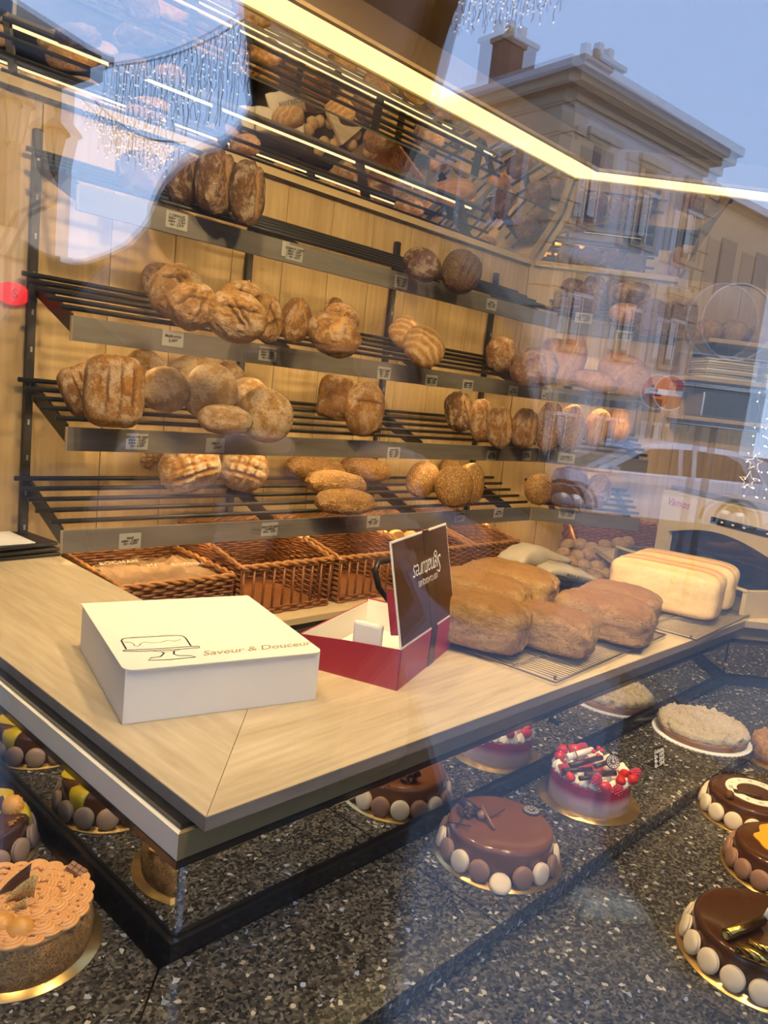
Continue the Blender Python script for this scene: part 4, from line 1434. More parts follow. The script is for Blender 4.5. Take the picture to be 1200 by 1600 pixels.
# --- yellow glazed cakes in the left window
def yellow_cake(label, x, y, full):
    t = thing('mango_cake', label, 'cake', (x, y, G1), 0, 'chocolate cakes with yellow glaze')
    board(t, .106, 'gold_board')
    cake_body(.086, .060, .010).build('cake_body', 'choc_dark', t, loc=(0, 0, .0026))
    macaron_ring(t, .086, .021, 14, ['mac_taupe'], .3)
    zt = .0628
    poly = []
    for k in range(60):
        a = 2*math.pi*k/60
        rr = .040*(1+.25*math.sin(2*a+1.2)+.14*math.sin(3*a)+.07*math.sin(8*a))
        poly.append((.030+rr*math.cos(a)*.9, .020+rr*math.sin(a)*1.2))
    MB().prism(poly, zt, zt+.0014).build('yellow_pool', 'yellow_glaze', t)
    drip = MB()
    for a in (-.35, .85):
        c, s_ = math.cos(a), math.sin(a)
        L = random.uniform(.02, .045)
        drip.tube([(c*.06, s_*.06, zt), (c*.0805, s_*.081, zt-.001), (c*.0865, s_*.0865, zt-.010), (c*.0872, s_*.0872, zt-L)], [.014, .020, .019, .012], 10, flat=.18)
    drip.build('glaze_run', 'yellow_glaze', t)
    o = inst('sugar_shell', SHELL, t)
    px = to_l(t, 20, 1256, G1+zt+.01) if full else (.02, .01)
    o.matrix_local = Matrix.Translation((*px, zt+.006)) @ Matrix.Rotation(YAW-R(90), 4, 'Z') @ Matrix.Rotation(R(50), 4, 'X')
    MB().box((-.020, -.010, 0), (.020, .010, .004), bev=.001).build('chocolate_bar', 'choc_mat', t, loc=(px[0]-.028, px[1]+.006, zt+.012), rot=(R(50), 0, R(20)))
    gl = MB()
    for k in range(7):
        a, b_ = random.uniform(-.016, .016), random.uniform(-.006, .006)
        gl.box((a-.004, b_-.0025, 0), (a+.004, b_+.0025, .0008), Matrix.Rotation(random.uniform(-.4, .4), 4, 'Z'))
    q = to_l(t, 25, 1283, G1+zt) if full else (.0, -.04)
    gl.build('gold_leaf_flakes', 'gold_leaf', t, loc=(*q, zt+.001))
yellow_cake('chocolate cake with yellow glaze and an orange sugar shell behind the coffee cake', .455, 1.259, True)
yellow_cake('yellow-glazed chocolate cake farther back, seen in the side mirror', .463, 1.545, False)
# --- little price sign
p = onz(1030, 1200, G1)
t = thing('price_sign', 'small black price sign with white handwriting standing before the tart', 'sign', (p.x, p.y, G1), YAW-R(90)+R(38))
MB().box((-.019, 0, 0), (.019, .0035, .052), bev=.0006).build('sign_board', 'ink', t, rot=(R(-12), 0, 0))
text('lettering', 'Galette\n2p. 10€\n4p. 20€\n6p. 30€', .0135, 'white_ink', t, Matrix.Rotation(R(-12), 4, 'X') @ frame((0, -.0006, .026), (1, 0, .05), (0, 0, 1)), shear=.15, bold=.0002, line=.82)
MB().box((-.012, .002, 0), (.012, .026, .003)).build('sign_foot', 'ink', t)
# ---------------------------------------------------------------- things on the counter
# white cake box
A, B, Cc = Vector((.637, 1.117)), Vector((.989, 1.019)), Vector((.731, 1.487))
ex = (B-A).normalized()
ang = math.atan2(ex.y, ex.x)
bw, bd, bh = (B-A).length, .382, .099
t = thing('cake_box', 'white cake box printed with a cake on a stand, on the oak counter', 'box', (A.x, A.y, T), ang)
MB().box((.001, .001, .0005), (bw-.001, bd-.001, bh-.0025)).build('box_body', 'white_card', t)
r_ = .02
poly = []
for (cx_, cy_, a0) in ((bw-r_+.003, r_-.006, -90), (bw+.0015, bd+.0015, 0), (-.0015, bd+.0015, 90), (r_-.003, r_-.006, 180)):
    if cy_ < .1:
        poly += [(cx_+r_*math.cos(R(a0+k*15)), cy_+r_*math.sin(R(a0+k*15))) for k in range(7)]
    else:
        poly.append((cx_, cy_))
lid = MB().prism(poly, bh-.0022, bh).build('lid', 'white_card', t)
# printed drawing: a cake on a stand
def stroke(pts, w=.0017, mat='ink', name='print_line'):
    return MB().tube([(x, y, bh+.0001) for x, y in pts], w, 6, flat=.25).build(name, mat, lid)
cx0, cy0, k = .122, .060, 1.0
def LP(px, py):
    p = onz(px, py, T+bh)
    d = Vector((p.x, p.y)) - A
    return (d.dot(ex), d.dot(Vector((-ex.y, ex.x))))
Zm = lambda pts: [LP(160+x*350/1200, 970+y*80/274) for x, y in pts]
stroke(Zm([(128, 152), (102, 108), (106, 98), (128, 93), (250, 86), (400, 78), (432, 82), (446, 92), (474, 134)]))
stroke(Zm([(112, 113), (150, 116), (168, 124), (172, 134), (186, 138), (200, 132), (204, 122), (226, 113), (262, 118), (310, 116), (350, 104), (388, 110), (420, 100)]), .0009)
stroke(Zm([(112, 158), (112, 163), (200, 164), (380, 155), (520, 144), (520, 137), (470, 138), (300, 150), (150, 156), (112, 158)]))
stroke(Zm([(318, 166), (330, 174), (312, 192), (262, 198), (244, 212), (360, 208), (500, 194), (470, 186), (405, 186), (382, 178), (384, 162)]))
stroke(Zm([(272, 163), (330, 168), (392, 160), (414, 155)]), .0009)
stroke(Zm([(146, 92), (180, 84), (210, 90), (250, 76), (285, 86), (305, 82), (345, 72), (375, 78)]), .0007, 'gold_ink')
for q in ((398, 131), (411, 121)):
    stroke(Zm([q, (q[0]+4, q[1]-1)]), .0009)
p1, p2 = Zm([(522, 178), (1112, 120)])
c_ = ((p1[0]+p2[0])/2, (p1[1]+p2[1])/2)
dx = Vector((p2[0]-p1[0], p2[1]-p1[1]))
L = dx.length
tx = text('lettering', 'Saveur & Douceur', .040, 'gold_ink', lid, Matrix.Identity(4), shear=.42, spacing=.94, ext=.0001, bold=.0)
wtx = max(v.co.x for v in tx.data.vertices) - min(v.co.x for v in tx.data.vertices)
tx.matrix_local = Matrix.Translation((c_[0], c_[1], bh+.0003)) @ Matrix.Rotation(math.atan2(dx.y, dx.x), 4, 'Z') @ Matrix.Diagonal((L/wtx, L/wtx*1.05, 1, 1))
# red and brown gift box, lid standing open
Q = onz(620, 1080, T)
Q1, Q2 = onz(502, 1030, T), onz(704, 1012, T)
ex = (Q2-Q).xy.normalized()
w1, w2 = (Q2-Q).xy.length, .235
t = thing('gift_box', 'open crimson and brown gift box with its lid standing up on the counter', 'box', (Q.x, Q.y, T), math.atan2(ex.y, ex.x))
# local: x along the front face, y to the back; front face at y=0
h = .088
def wall(name, pts, th, mat, parent=t, inner=None):
    return None
fr = MB().box((0, 0, 0), (w1, .002, h)).build('front_panel', 'red_card', t)
side = MB().add([(0, 0, 0), (0, w2, 0), (0, w2, h*.78), (0, w2*.55, h*.90), (0, .0, h), (.002, 0, 0), (.002, w2, 0), (.002, w2, h*.78), (.002, w2*.55, h*.90), (.002, 0, h)],
                [(4, 3, 2, 1, 0)[::-1], (5, 6, 7, 8, 9)[::-1], (0, 1, 6, 5)[::-1], (1, 2, 7, 6)[::-1], (2, 3, 8, 7)[::-1], (3, 4, 9, 8)[::-1], (4, 0, 5, 9)[::-1]])
side.build('side_panel', 'red_card', t)
MB().box((w1-.002, .002, 0), (w1, w2, h*.9)).build('side_panel', 'red_card', t)
MB().box((.002, w2-.002, 0), (w1-.002, w2, h*.8)).build('back_panel', 'red_card', t)
MB().box((.002, .002, 0), (w1-.002, w2-.002, .003)).build('floor_card', 'white_inner', t)
for lo, hi in (((.0022, .003, .003), (.0032, w2-.003, h*.76)), ((w1-.0032, .003, .003), (w1-.0022, w2-.003, h*.86)), ((.0035, w2-.0034, .003), (w1-.0035, w2-.0022, h*.78)), ((.0035, .0022, .003), (w1-.0035, .0032, h-.002))):
    MB().box(lo, hi).build('lining', 'white_inner', t)
MB().box((.004, .05, h*.55), (.02, .115, h*1.42), Matrix.Rotation(0, 4, 'Z'), bev=.006).build('inner_flap', 'white_inner', t)
# lid, hinged along the top edge of the front panel, leaning back a little
lh = .222
la = R(13)
ML = Matrix.Translation((0, .001, h)) @ Matrix.Rotation(-la, 4, 'X')
MLi = lambda: ML.copy()
ld = MB().box((.0, 0, 0), (w1, .003, lh)).build('lid', 'white_inner', t)
ld.matrix_local = ML
MB().box((.0045, -.0008, .005), (w1-.0045, -.0001, lh-.0045)).build('printed_panel', 'brown_card', ld)
MB().box((.0, .003, .03), (.002, .020, lh*.55)).build('lid_side', 'red_card', ld)
MB().box((w1-.002, .003, .03), (w1, .020, lh*.55)).build('lid_side', 'red_card', ld)
rx = w1*.575
MB().box((rx-.019, -.0014, .0), (rx+.019, -.0009, lh*.48)).build('ribbon', 'ribbon', ld)
MB().box((rx-.019, -.0014, lh*.76), (rx+.019, -.0009, lh+.0005)).build('ribbon', 'ribbon', ld)
MB().box((rx-.019, -.0014, 0), (rx+.019, -.0002, h)).build('ribbon', 'ribbon', fr)
text('lettering', 'Signatures', .062, 'white_ink', ld, frame((rx-.005, -.0016, lh*.625), (-1, 0, 0), (0, 0, -1)) @ Matrix.Diagonal((.80, .95, 1, 1)), shear=.35, spacing=.9, ext=.0001, bold=-.0006)
text('lettering', 'LES CLASSIQUES', .017, 'white_ink', ld, frame((rx-.012, -.0016, lh*.505), (-1, 0, 0), (0, 0, -1)), ext=.0001)
# dark card lying behind the gift box
p = onz(688, 1034, T)
MB().prism([tuple(Vector((math.cos(R(a)), math.sin(R(a))))*r0) for a, r0 in ((-50, .04), (20, .055), (120, .05), (200, .05))], 0, .0015).build('ribbon_end', 'ribbon', None, loc=(p.x, p.y, T+.0003)) if False else None
# cooling racks
def rack(label, p, x, y, nx, lw):
    t = thing('cooling_rack', label, 'rack', (p.x, p.y, T), 0, 'wire cooling racks on the counter')
    x, y = Vector((x[0], x[1], 0)), Vector((y[0], y[1], 0))
    hh = Z*.010
    MB().tube([hh, x+hh, x+y+hh, y+hh], .0028, 6, closed=True).build('frame', 'wire', t)
    b = MB()
    for i in range(1, nx):
        b.tube([x*(i/nx)+hh*1.2, x*(i/nx)+y+hh*1.2], .0011, 5)
    for f in (.33, .66):
        b.tube([y*f+hh*.8, y*f+x+hh*.8], .002, 5)
    tag(b.build('wire_grid', 'wire', t), kind='stuff')
    for c in (x*.06+y*.06, x*.94+y*.06, x*.94+y*.94, x*.06+y*.94):
        MB().tube([c, c+hh], .0035, 6).build('foot', 'wire', t)
r0 = onz(868, 1066, T+.01)
r1, r2 = onz(1040, 992, T+.01), onz(690, 1000, T+.01)
vx = (r1-r0)
vy = Vector((-vx.y, vx.x, 0)).normalized()*.36
rack('wire cooling rack under the speckled tin loaves', r0, vx, vy, 46, .3)
r0b = onz(1088, 1000, T+.01)
rB = onz(1180, 958, T+.01)
vx2 = (rB-r0b)
vy2 = Vector((-vx2.y, vx2.x, 0)).normalized()*.44
rack('wire cooling rack under the white sandwich loaf', r0b, vx2, vy2, 34, .3)
RKZ = T + .0145
def tinloaf(kind, a, b, wd, ht, label, i, grp='tin loaves on the cooling racks', zb=RKZ):
    """a, b: plan end points of the loaf's axis"""
    a, b = Vector(a), Vector(b)
    c = (a+b)/2
    o = inst(BN[kind], BM[kind][i % len(BM[kind])], None, (c.x, c.y, zb+ht*.76), (0, 0, math.atan2(b.y-a.y, b.x-a.x)), ((b-a).length/2, wd/2, ht))
    # squash: the mesh runs from -.75 to 1 in z
    mn = min(v.co.z for v in o.data.vertices)
    mx = max(v.co.z for v in o.data.vertices)
    sc_ = ht/(mx-mn)
    o.scale.z = sc_
    o.location.z = zb - mn*sc_
    return tag(o, label, 'bread', grp)
H = lambda px, py, z=T+.015: onz(px, py, z).xy
def along(p, q, f0, f1):
    return p.lerp(q, f0), p.lerp(q, f1)
# front row: loaves with their long side towards the viewer
f1, f2 = H(800, 1015), H(908, 1050)
dd = Vector((.02, -1)).normalized()
tinloaf('box', (1.672, 1.030), (1.700, .815), .125, .115, 'speckled tin loaf nearest the counter edge, on the rack', 0)
tinloaf('box', (1.500, 1.185), (1.570, .925), .150, .130, 'speckled tin loaf on the rack right behind the gift box lid', 1)
tinloaf('box', (1.905, 1.035), (1.945, .775), .150, .120, 'speckled tin loaf at the outer corner of the rack', 2)
tinloaf('box', (1.735, 1.345), (1.785, 1.065), .150, .125, 'speckled tin loaf in the middle of the rear row on the rack', 0)
tinloaf('box', (1.935, 1.375), (1.970, 1.090), .160, .125, 'speckled tin loaf at the far end of the rear row on the rack', 1)
tinloaf('box', (2.085, 1.060), (2.120, .835), .130, .115, 'speckled tin loaf farthest along the counter edge', 1)
o = tinloaf('white', (2.400, 1.115), (2.460, .780), .185, .150, 'long pale sandwich loaf with ribbed top on its own rack', 0)
o = tinloaf('white', (2.580, 1.135), (2.640, .800), .170, .150, 'pale sandwich loaf standing behind the ribbed one', 0)
# tablet and papers at the far end of the counter
p = onz(25, 856, T)
t = thing('card_terminal', 'flat black tablet with papers at the far end of the counter', 'tablet', (p.x-.06, p.y-.05, T), .05)
for k, (z, s_) in enumerate(((0, 1.), (.014, .98), (.03, .94))):
    MB().box((-.16*s_, -.10*s_, z+.001), (.13*s_, .12*s_, z+.011), bev=.002).build('tray', 'black_metal', t, rot=(0, 0, .04*k))
MB().box((-.12, -.08, .042), (.06, .09, .0445)).build('paper', 'ticket_white', t)
MB().box((-.2, .0, .046), (-.02, .12, .075), bev=.004).build('screen_housing', 'white_card', t)
# ---------------------------------------------------------------- lower shelf with wicker baskets
BZ = .765
sh = thing('basket_shelf', 'pale wooden shelf carrying the wicker baskets under the bread racks', 'shelf', (2.0, 2.2, BZ))
OS = Vector((2.0, 2.2, BZ))
for i, qd in enumerate(quads(LIP, -.24, .28)):
    if i == 0:
        qd = [tuple(S(1.03, 1.925).xy), qd[1], qd[2], tuple(S(1.03, 2.445).xy)]
    if i == 1:
        e = offset([LIP[1], tuple(K+U2.xy*.8)], -.24)[1], offset([LIP[1], tuple(K+U2.xy*.8)], .28)[1]
        qd = [qd[0], e[0], e[1], qd[3]]
    MB().prism(qd, BZ-.022, BZ).build('shelf_board', 'plank_pale', sh, org=OS)
    q3 = shrink(qd, .05)
    MB().prism(q3, 0, BZ-.023).build('cupboard', 'black_gloss', sh, org=OS)
def weave(p00, p10, p01, p11, rows, stakes, r=.0042, b=None):
    """woven wall between four corners (00 bottom left, 10 bottom right, 01 top left, 11 top right)"""
    b = b or MB()
    n = stakes*4
    nrm = (p10-p00).cross(p01-p00).normalized()
    for j in range(rows):
        v = (j+.5)/rows
        a, c = p00.lerp(p01, v), p10.lerp(p11, v)
        pts = []
        for i in range(n+1):
            f = i/n
            pts.append(a.lerp(c, f) + nrm*(r*1.05*math.sin(math.pi*(f*stakes*1.0) + math.pi*j)))
        b.tube(pts, r, 5, caps=False, flat=1.0)
    for i in range(stakes+1):
        f = i/stakes
        b.tube([p00.lerp(p10, f), p01.lerp(p11, f)], r*.8, 5, caps=False)
    return b
def basket(label, u0, u1, v0, v1, zb, hf, hbk, open_front=False, org=None, d=U, w=V, o3=Vector((0, 0, 0))):
    def Pt(u, v, z):
        return o3 + d*u + w*v + Z*z
    c0 = Pt(u0, v0, zb)
    t = thing('wicker_basket', label, 'basket', c0, 0, 'wicker baskets under the bread shelves')
    L = lambda u, v, z: Pt(u, v, z) - c0
    rows = lambda h: max(3, int(h/.0092))
    st = max(4, int((u1-u0)/.035))
    fl = .012
    tag(weave(L(u0+fl, v1-.0, zb), L(u1-fl, v1, zb), L(u0, v1, zb+hbk), L(u1, v1, zb+hbk), rows(hbk), st).build('back_weave', 'wicker', t), kind='stuff')
    for uu, f_ in ((u0, 1), (u1, -1)):
        b = MB()
        # sloping side: full rows to the front height, shortened rows above
        weave(L(uu+fl*f_, v0, zb), L(uu+fl*f_, v1, zb), L(uu, v0, zb+hf), L(uu, v1, zb+hf), rows(hf), max(4, int((v1-v0)/.035)), b=b)
        nr = rows(hbk-hf)
        for j in range(nr):
            z = zb+hf+(hbk-hf)*(j+.5)/nr
            vs = v0 + (v1-v0)*((j+.5)/nr)
            n = max(3, int((v1-vs)/.009))
            b.tube([L(uu, vs+(v1-vs)*i/n, z) + d*(.0044*math.sin(math.pi*i*.25+math.pi*j)) for i in range(n+1)], .0042, 5, caps=False)
        tag(b.build('side_weave', 'wicker', t), kind='stuff')
    if open_front:
        b = weave(L(u0+fl, v0, zb), L(u1-fl, v0, zb), L(u0+fl, v0, zb+.028), L(u1-fl, v0, zb+.028), 3, st)
        weave(L(u0, v0, zb+hf-.016), L(u1, v0, zb+hf-.016), L(u0, v0, zb+hf), L(u1, v0, zb+hf), 2, st, b=b)
        tag(b.build('front_weave', 'wicker', t), kind='stuff')
        nb = max(5, int((u1-u0)/.042))
        bar = MB().tube([(0, 0, .024), (0, 0, hf-.012)], .0045, 6).mesh('front_bar', 'wicker')
        for i in range(nb+1):
            inst('front_bar', bar, t, L(u0+.012+(u1-u0-.024)*i/nb, v0, zb))
    else:
        tag(weave(L(u0+fl, v0, zb), L(u1-fl, v0, zb), L(u0, v0, zb+hf), L(u1, v0, zb+hf), rows(hf), st).build('front_weave', 'wicker', t), kind='stuff')
    # twisted rim
    path = [L(u0, v0, zb+hf), L(u1, v0, zb+hf), L(u1, v1, zb+hbk), L(u0, v1, zb+hbk)]
    rim = MB()
    for ph in (0, math.pi):
        pts = []
        for i in range(4):
            a, c = path[i], path[(i+1) % 4]
            n = max(8, int((c-a).length/.012))
            for k in range(n):
                f = k/n
                q = a.lerp(c, f)
                aa = (len(pts))*.9 + ph
                pts.append(q + Z*(.0055*math.sin(aa)) + w*(.0055*math.cos(aa)))
        rim.tube(pts, .0062, 6, closed=True)
    rim.build('rim', 'wicker_rim', t)
    MB().box((0, 0, 0), (1, 1, 1), frame((0, 0, 0), d, w) @ Matrix.Translation((fl, 0, .001)) @ Matrix.Diagonal((u1-u0-2*fl, v1-v0, .006, 1))).build('base', 'wicker', t)
    return t
v0, v1 = 2.005, 2.40
basket('low wicker basket lined with brown printed paper, beside the counter', 1.035, 1.425, v0, v1, BZ+.001, .150, .165)
basket('wicker basket with open bars, next to the paper-lined one', 1.450, 1.850, v0, v1, BZ+.001, .172, .25, True)
basket('wicker basket with open bars behind the gift box', 1.880, 2.275, v0, v1, BZ+.001, .170, .248, True)
basket('wicker basket behind the raised gift box lid', 2.300, 2.660, v0, v1, BZ+.001, .165, .245)
basket('wicker basket nearest the corner, in the shade', 2.690, 3.010, v0, v1, BZ+.001, .165, .245)
bk = basket('wicker basket full of small rolls round the corner', .24, .74, -.16, .22, BZ+.001, .09, .24, False, None, U2, V2, Vector((K.x, K.y, 0)))
g = 'bread rolls heaped in the corner basket'
k = 0
for (px, py) in ((887, 852), (905, 852), (925, 858), (945, 852), (968, 850), (980, 848), (880, 865), (903, 870), (918, 868), (938, 872), (955, 868), (975, 862), (893, 880), (912, 885), (930, 886), (950, 884), (970, 880), (982, 875), (930, 900), (948, 898)):
    zz = .925 - (py-850)*.0011
    p = onz(px, py, zz)
    dep = (p-CAM).dot(FWD)
    r_ = .037*random.uniform(.9, 1.08)
    o = inst('bread_roll', BM['roll'][k % 2], None, p, (random.uniform(-.5, .5), random.uniform(-.5, .5), random.uniform(0, 6)), (r_, r_*.95, r_*.85))
    tag(o, 'small pale roll heaped with its like in the corner basket', 'roll', g)
    k += 1
# golden rolls in the basket behind the gift box
for j, (px, py, rr) in enumerate(((617, 836, .055), (640, 836, .05))):
    p = onpl(px, py, V, 2.20)
    o = inst('golden_loaf', BM['gold'][j % 2], None, p - Z*.02, (R(-50), 0, .3), (rr, rr*.8, rr*.7))
    tag(o, ('golden loaf lying in the basket behind the gift box lid', 'second golden loaf lying in that basket, half hidden')[j], 'bread', 'golden loaves in the basket')
# brown paper in the first basket
vs, fs = [], []
nx, ny = 48, 22
for j in range(ny+1):
    for i in range(nx+1):
        x, y = i/nx, j/ny
        p = S(1.05+.36*x, v0+.015+.36*y, BZ+.115+.035*math.sin(math.pi*y)+.022*noise.fractal(Vector((x*4, y*4, 2)), .6, 2, 4))
        vs.append(p - Vector((1.2, 2.1, BZ)))
for j in range(ny):
    for i in range(nx):
        a = j*(nx+1)+i
        fs.append((a, a+1, a+nx+2, a+nx+1))
pb = MB().add(vs, fs, True).build('paper_lining', 'paper_brown', None, (1.2, 2.1, BZ))
tag(pb, 'crumpled brown bakery paper filling the first basket', 'paper')
md = pb.modifiers.new('thick', 'SOLIDIFY')
md.thickness = .001
for (px, py, s_) in ((225, 876, .0), (262, 878, .05), (318, 882, -.05), (290, 896, .02), (190, 870, .1)):
    x, y = (px-185)/150, (900-py)/40
    p = S(1.05+.36*x, v0+.015+.36*y, BZ+.115+.035*math.sin(math.pi*y)+.022*noise.fractal(Vector((x*4, y*4, 2)), .6, 2, 4)+.006)
    M = Matrix.Translation(p - Vector((1.2, 2.1, BZ))) @ frame((0, 0, 0), U, V+Z*.25) @ Matrix.Rotation(s_, 4, 'Z')
    text('lettering', 'BOOMAN', .028, 'paper_bag', pb, M, spacing=1.1, ext=.0001)
# paper bread bags lying in front of the corner
def bag(label, px, py, z, L_, W_, H_, rz, tilt=0, body=None, group='printed paper bread bags'):
    p = onz(px, py, z)
    t = thing('bread_bag', label, 'paper bag', p, rz, group)
    n = 16
    vs, fs = [], []
    for i in range(n+1):
        f = i/n
        hgt = H_*(.35+.65*math.sin(math.pi*min(1, f*1.15)**.8)) if f < .87 else H_*.35
        for k_ in range(12):
            a = 2*math.pi*k_/12
            c, s_ = math.cos(a), math.sin(a)
            vs.append((f*L_-L_/2, W_/2*math.copysign(abs(c)**.5, c)*(1+.04*math.sin(f*20)), hgt/2*(1+math.copysign(abs(s_)**.6, s_)) + .003*math.sin(f*31+k_)))
    for i in range(n):
        for k_ in range(12):
            fs.append((i*12+k_, i*12+(k_+1) % 12, (i+1)*12+(k_+1) % 12, (i+1)*12+k_))
    fs.append(tuple(range(11, -1, -1)))
    fs.append(tuple(n*12+k_ for k_ in range(12)))
    MB().add(vs, fs, True).build('bag_body', 'paper_bag', t)
    t.rotation_euler = (0, tilt, rz)
    if body:
        text('lettering', body, H_*.34, 'ink', t, frame((-.02, -W_/2-.004, H_*.40), (1, 0, 0), (0, 0, 1)), ext=.0002)
        text('lettering', body, W_*.28, 'ink', t, frame((-.01, 0, H_+.004), (1, 0, 0), (0, 1, 0)), ext=.0002)
    return t
bag('open paper bread bag lying on top of the others', 835, 880, .90, .34, .13, .085, R(-8), 0, None)
bag('printed paper bread bag lying flat below the open one', 825, 905, .84, .36, .13, .055, R(-18), R(6), 'BOULANGERIE')
bag('printed paper bread bag pointing towards the rolls', 895, 905, .86, .34, .14, .055, R(-30), R(10), 'BOULANGERIE')
# black tubular handles behind the gift box
t = thing('trolley', 'black tubular trolley handles sticking up behind the gift box', 'trolley', S(1.62, 1.55, 0))
o_t = S(1.62, 1.55, 0)
def P3(px, py, v):
    return onpl(px, py, V, v) - o_t
MB().tube([P3(618, 985, 1.50), P3(612, 945, 1.50), P3(592, 918, 1.50), P3(585, 890, 1.50), P3(592, 878, 1.50), P3(612, 874, 1.52), P3(640, 874, 1.55), P3(672, 872, 1.60), P3(690, 878, 1.62), P3(702, 900, 1.60), P3(716, 925, 1.58), P3(728, 960, 1.56)], .009, 8).build('handle', 'black_metal', t)
MB().box((-.25, -.12, .0), (.35, .22, .80), bev=.02).build('bin', 'black_metal', t)
MB().box((-.28, -.06, .80), (.38, .0, .83), bev=.005).build('ledge', 'black_metal', t)
# ---------------------------------------------------------------- bread slicer
fw = Vector((-.906, .42, 0)).normalized()
wx = Vector((-.42, -.906, 0)).normalized()
bl = Vector((3.070, 1.270, 0))
t = thing('bread_slicer', 'beige bread slicing machine with a dark mouth and a red button', 'slicer', (bl.x, bl.y, T), math.atan2(wx.y, wx.x))
# local: x along the front (towards the viewer's right), y backwards (away from the front), z up
WS, HS = .64, .325
ZB0 = .075
side = MB()
arch = [(WS*.07, ZB0+.0)] 
# front plate with an arched opening
n = 20
outer, inner = [], []
pts_o = [(0, 0), (0, HS), (WS, HS), (WS, 0)]
b = MB()
top = []
for i in range(n+1):
    f = i/n
    x = WS*(.10+.80*f)
    top.append((x, ZB0+.10+.045*math.sin(math.pi*f)))
yb = .0
def plate(y):
    vs = []
    for i, (x, z) in enumerate(top):
        vs += [(x, y, z), (WS*(i/n), y, HS)]
    return vs
vs = plate(-.002) + plate(.02)
m_ = 2*(n+1)
fs = []
for i in range(n):
    a = 2*i
    fs.append((a, a+2, a+3, a+1))
    fs.append((m_+a, m_+a+1, m_+a+3, m_+a+2))
    fs.append((a, m_+a, m_+a+2, a+2))
b.add(vs, fs)
b.box((0, -.002, 0), (WS*.10, .02, ZB0+.10))
b.add([(0, -.002, ZB0+.10), (WS*.10, -.002, ZB0+.10), (0, -.002, HS), (0, .02, ZB0+.10), (WS*.10, .02, ZB0+.10), (0, .02, HS)], [(0, 1, 2), (5, 4, 3)])
b.box((WS*.90, -.002, 0), (WS, .02, ZB0+.10))
b.add([(WS*.90, -.002, ZB0+.10), (WS, -.002, ZB0+.10), (WS, -.002, HS)], [(0, 1, 2)])
b.build('front_plate', 'beige_metal', t)
MB().box((0, .02, 0), (.012, .46, HS)).build('side_plate', 'beige_metal', t)
MB().box((WS-.012, .02, 0), (WS, .46, HS)).build('side_plate', 'beige_metal', t)
MB().box((0, .44, 0), (WS, .46, HS)).build('rear_plate', 'beige_metal', t)
MB().box((0, -.001, HS), (WS, .46, HS+.008), bev=.002).build('top_plate', 'beige_metal', t)
MB().box((.012, .05, .01), (WS-.012, .43, HS-.01)).build('dark_interior', 'black_gloss', t)
MB().box((WS*.10, .022, .01), (WS*.90, .028, ZB0+.15)).build('mouth_cover', 'clear_plastic', t)
# control strip
cp = MB().box((WS*.42, -.005, HS-.075), (WS*.86, -.002, HS-.050), bev=.001).build('control_strip', 'black_gloss', t)
for x in (.50, .58, .66, .82):
    MB().box((WS*x, -.0062, HS-.065), (WS*x+.010, -.005, HS-.060)).build('key_mark', 'white_ink', cp)
MB().lathe([(.017, 0), (.018, .008), (.015, .014), (.0005, .016)], 24).build('stop_button', 'red_plastic', t, loc=(WS*.94, -.003, HS-.065), rot=(R(90), 0, 0))
text('lettering', 'Vamos', .045, 'red_card', t, frame((WS*.14, -.0045, HS-.032), (1, 0, 0), (0, 0, 1)), shear=.4, ext=.0003)
for x, z in ((.05, .09), (.95, .09)):
    MB().lathe([(.006, 0), (.006, .003), (.0005, .004)], 12).build('screw', 'grey_steel', t, loc=(WS*x, -.002, z), rot=(R(90), 0, 0))
MB().box((-.01, .04, HS+.012), (WS*1.04, .06, HS+.030), Matrix.Translation((0, 0, 0)), bev=.004).build('press_bar', 'grey_steel', t)
# tray in front of the mouth
tr = MB()
tr.box((0, -.165, 0), (WS, -.002, .06))
tr.build('tray_base', 'beige_metal', t)
MB().box((-.012, -.19, .0), (.006, -.002, .092), bev=.002).build('tray_side', 'grey_steel', t)
MB().box((WS-.006, -.19, .0), (WS+.012, -.002, .092), bev=.002).build('tray_side', 'beige_metal', t)
MB().box((.006, -.19, .0), (WS-.006, -.176, .086), bev=.002).build('tray_front', 'clear_plastic', t)
MB().box((-.012, -.192, .086), (WS+.012, -.174, .094), bev=.002).build('tray_rim', 'beige_metal', t)
MB().box((.006, -.165, .0605), (WS-.006, -.01, .064)).build('tray_mat', 'black_gloss', t)
# papers and red folders at the end of the counter
p = onz(1192, 948, T)
t = thing('paper_stack', 'stack of brown paper sheets with red folders at the far end of the counter', 'paper stack', (2.86, .60, T), A2)
for k_ in range(7):
    MB().box((-.14, -.055, k_*.006+.001), (.14, .055, k_*.006+.0055)).build('paper_sheet', 'paper_brown', t, rot=(0, 0, random.uniform(-.06, .06)))
for k_ in range(2):
    MB().box((-.14, -.05, .044+k_*.012), (.15, .05, .054+k_*.012), bev=.001).build('red_folder', 'red_card', t, rot=(0, 0, .12*k_))
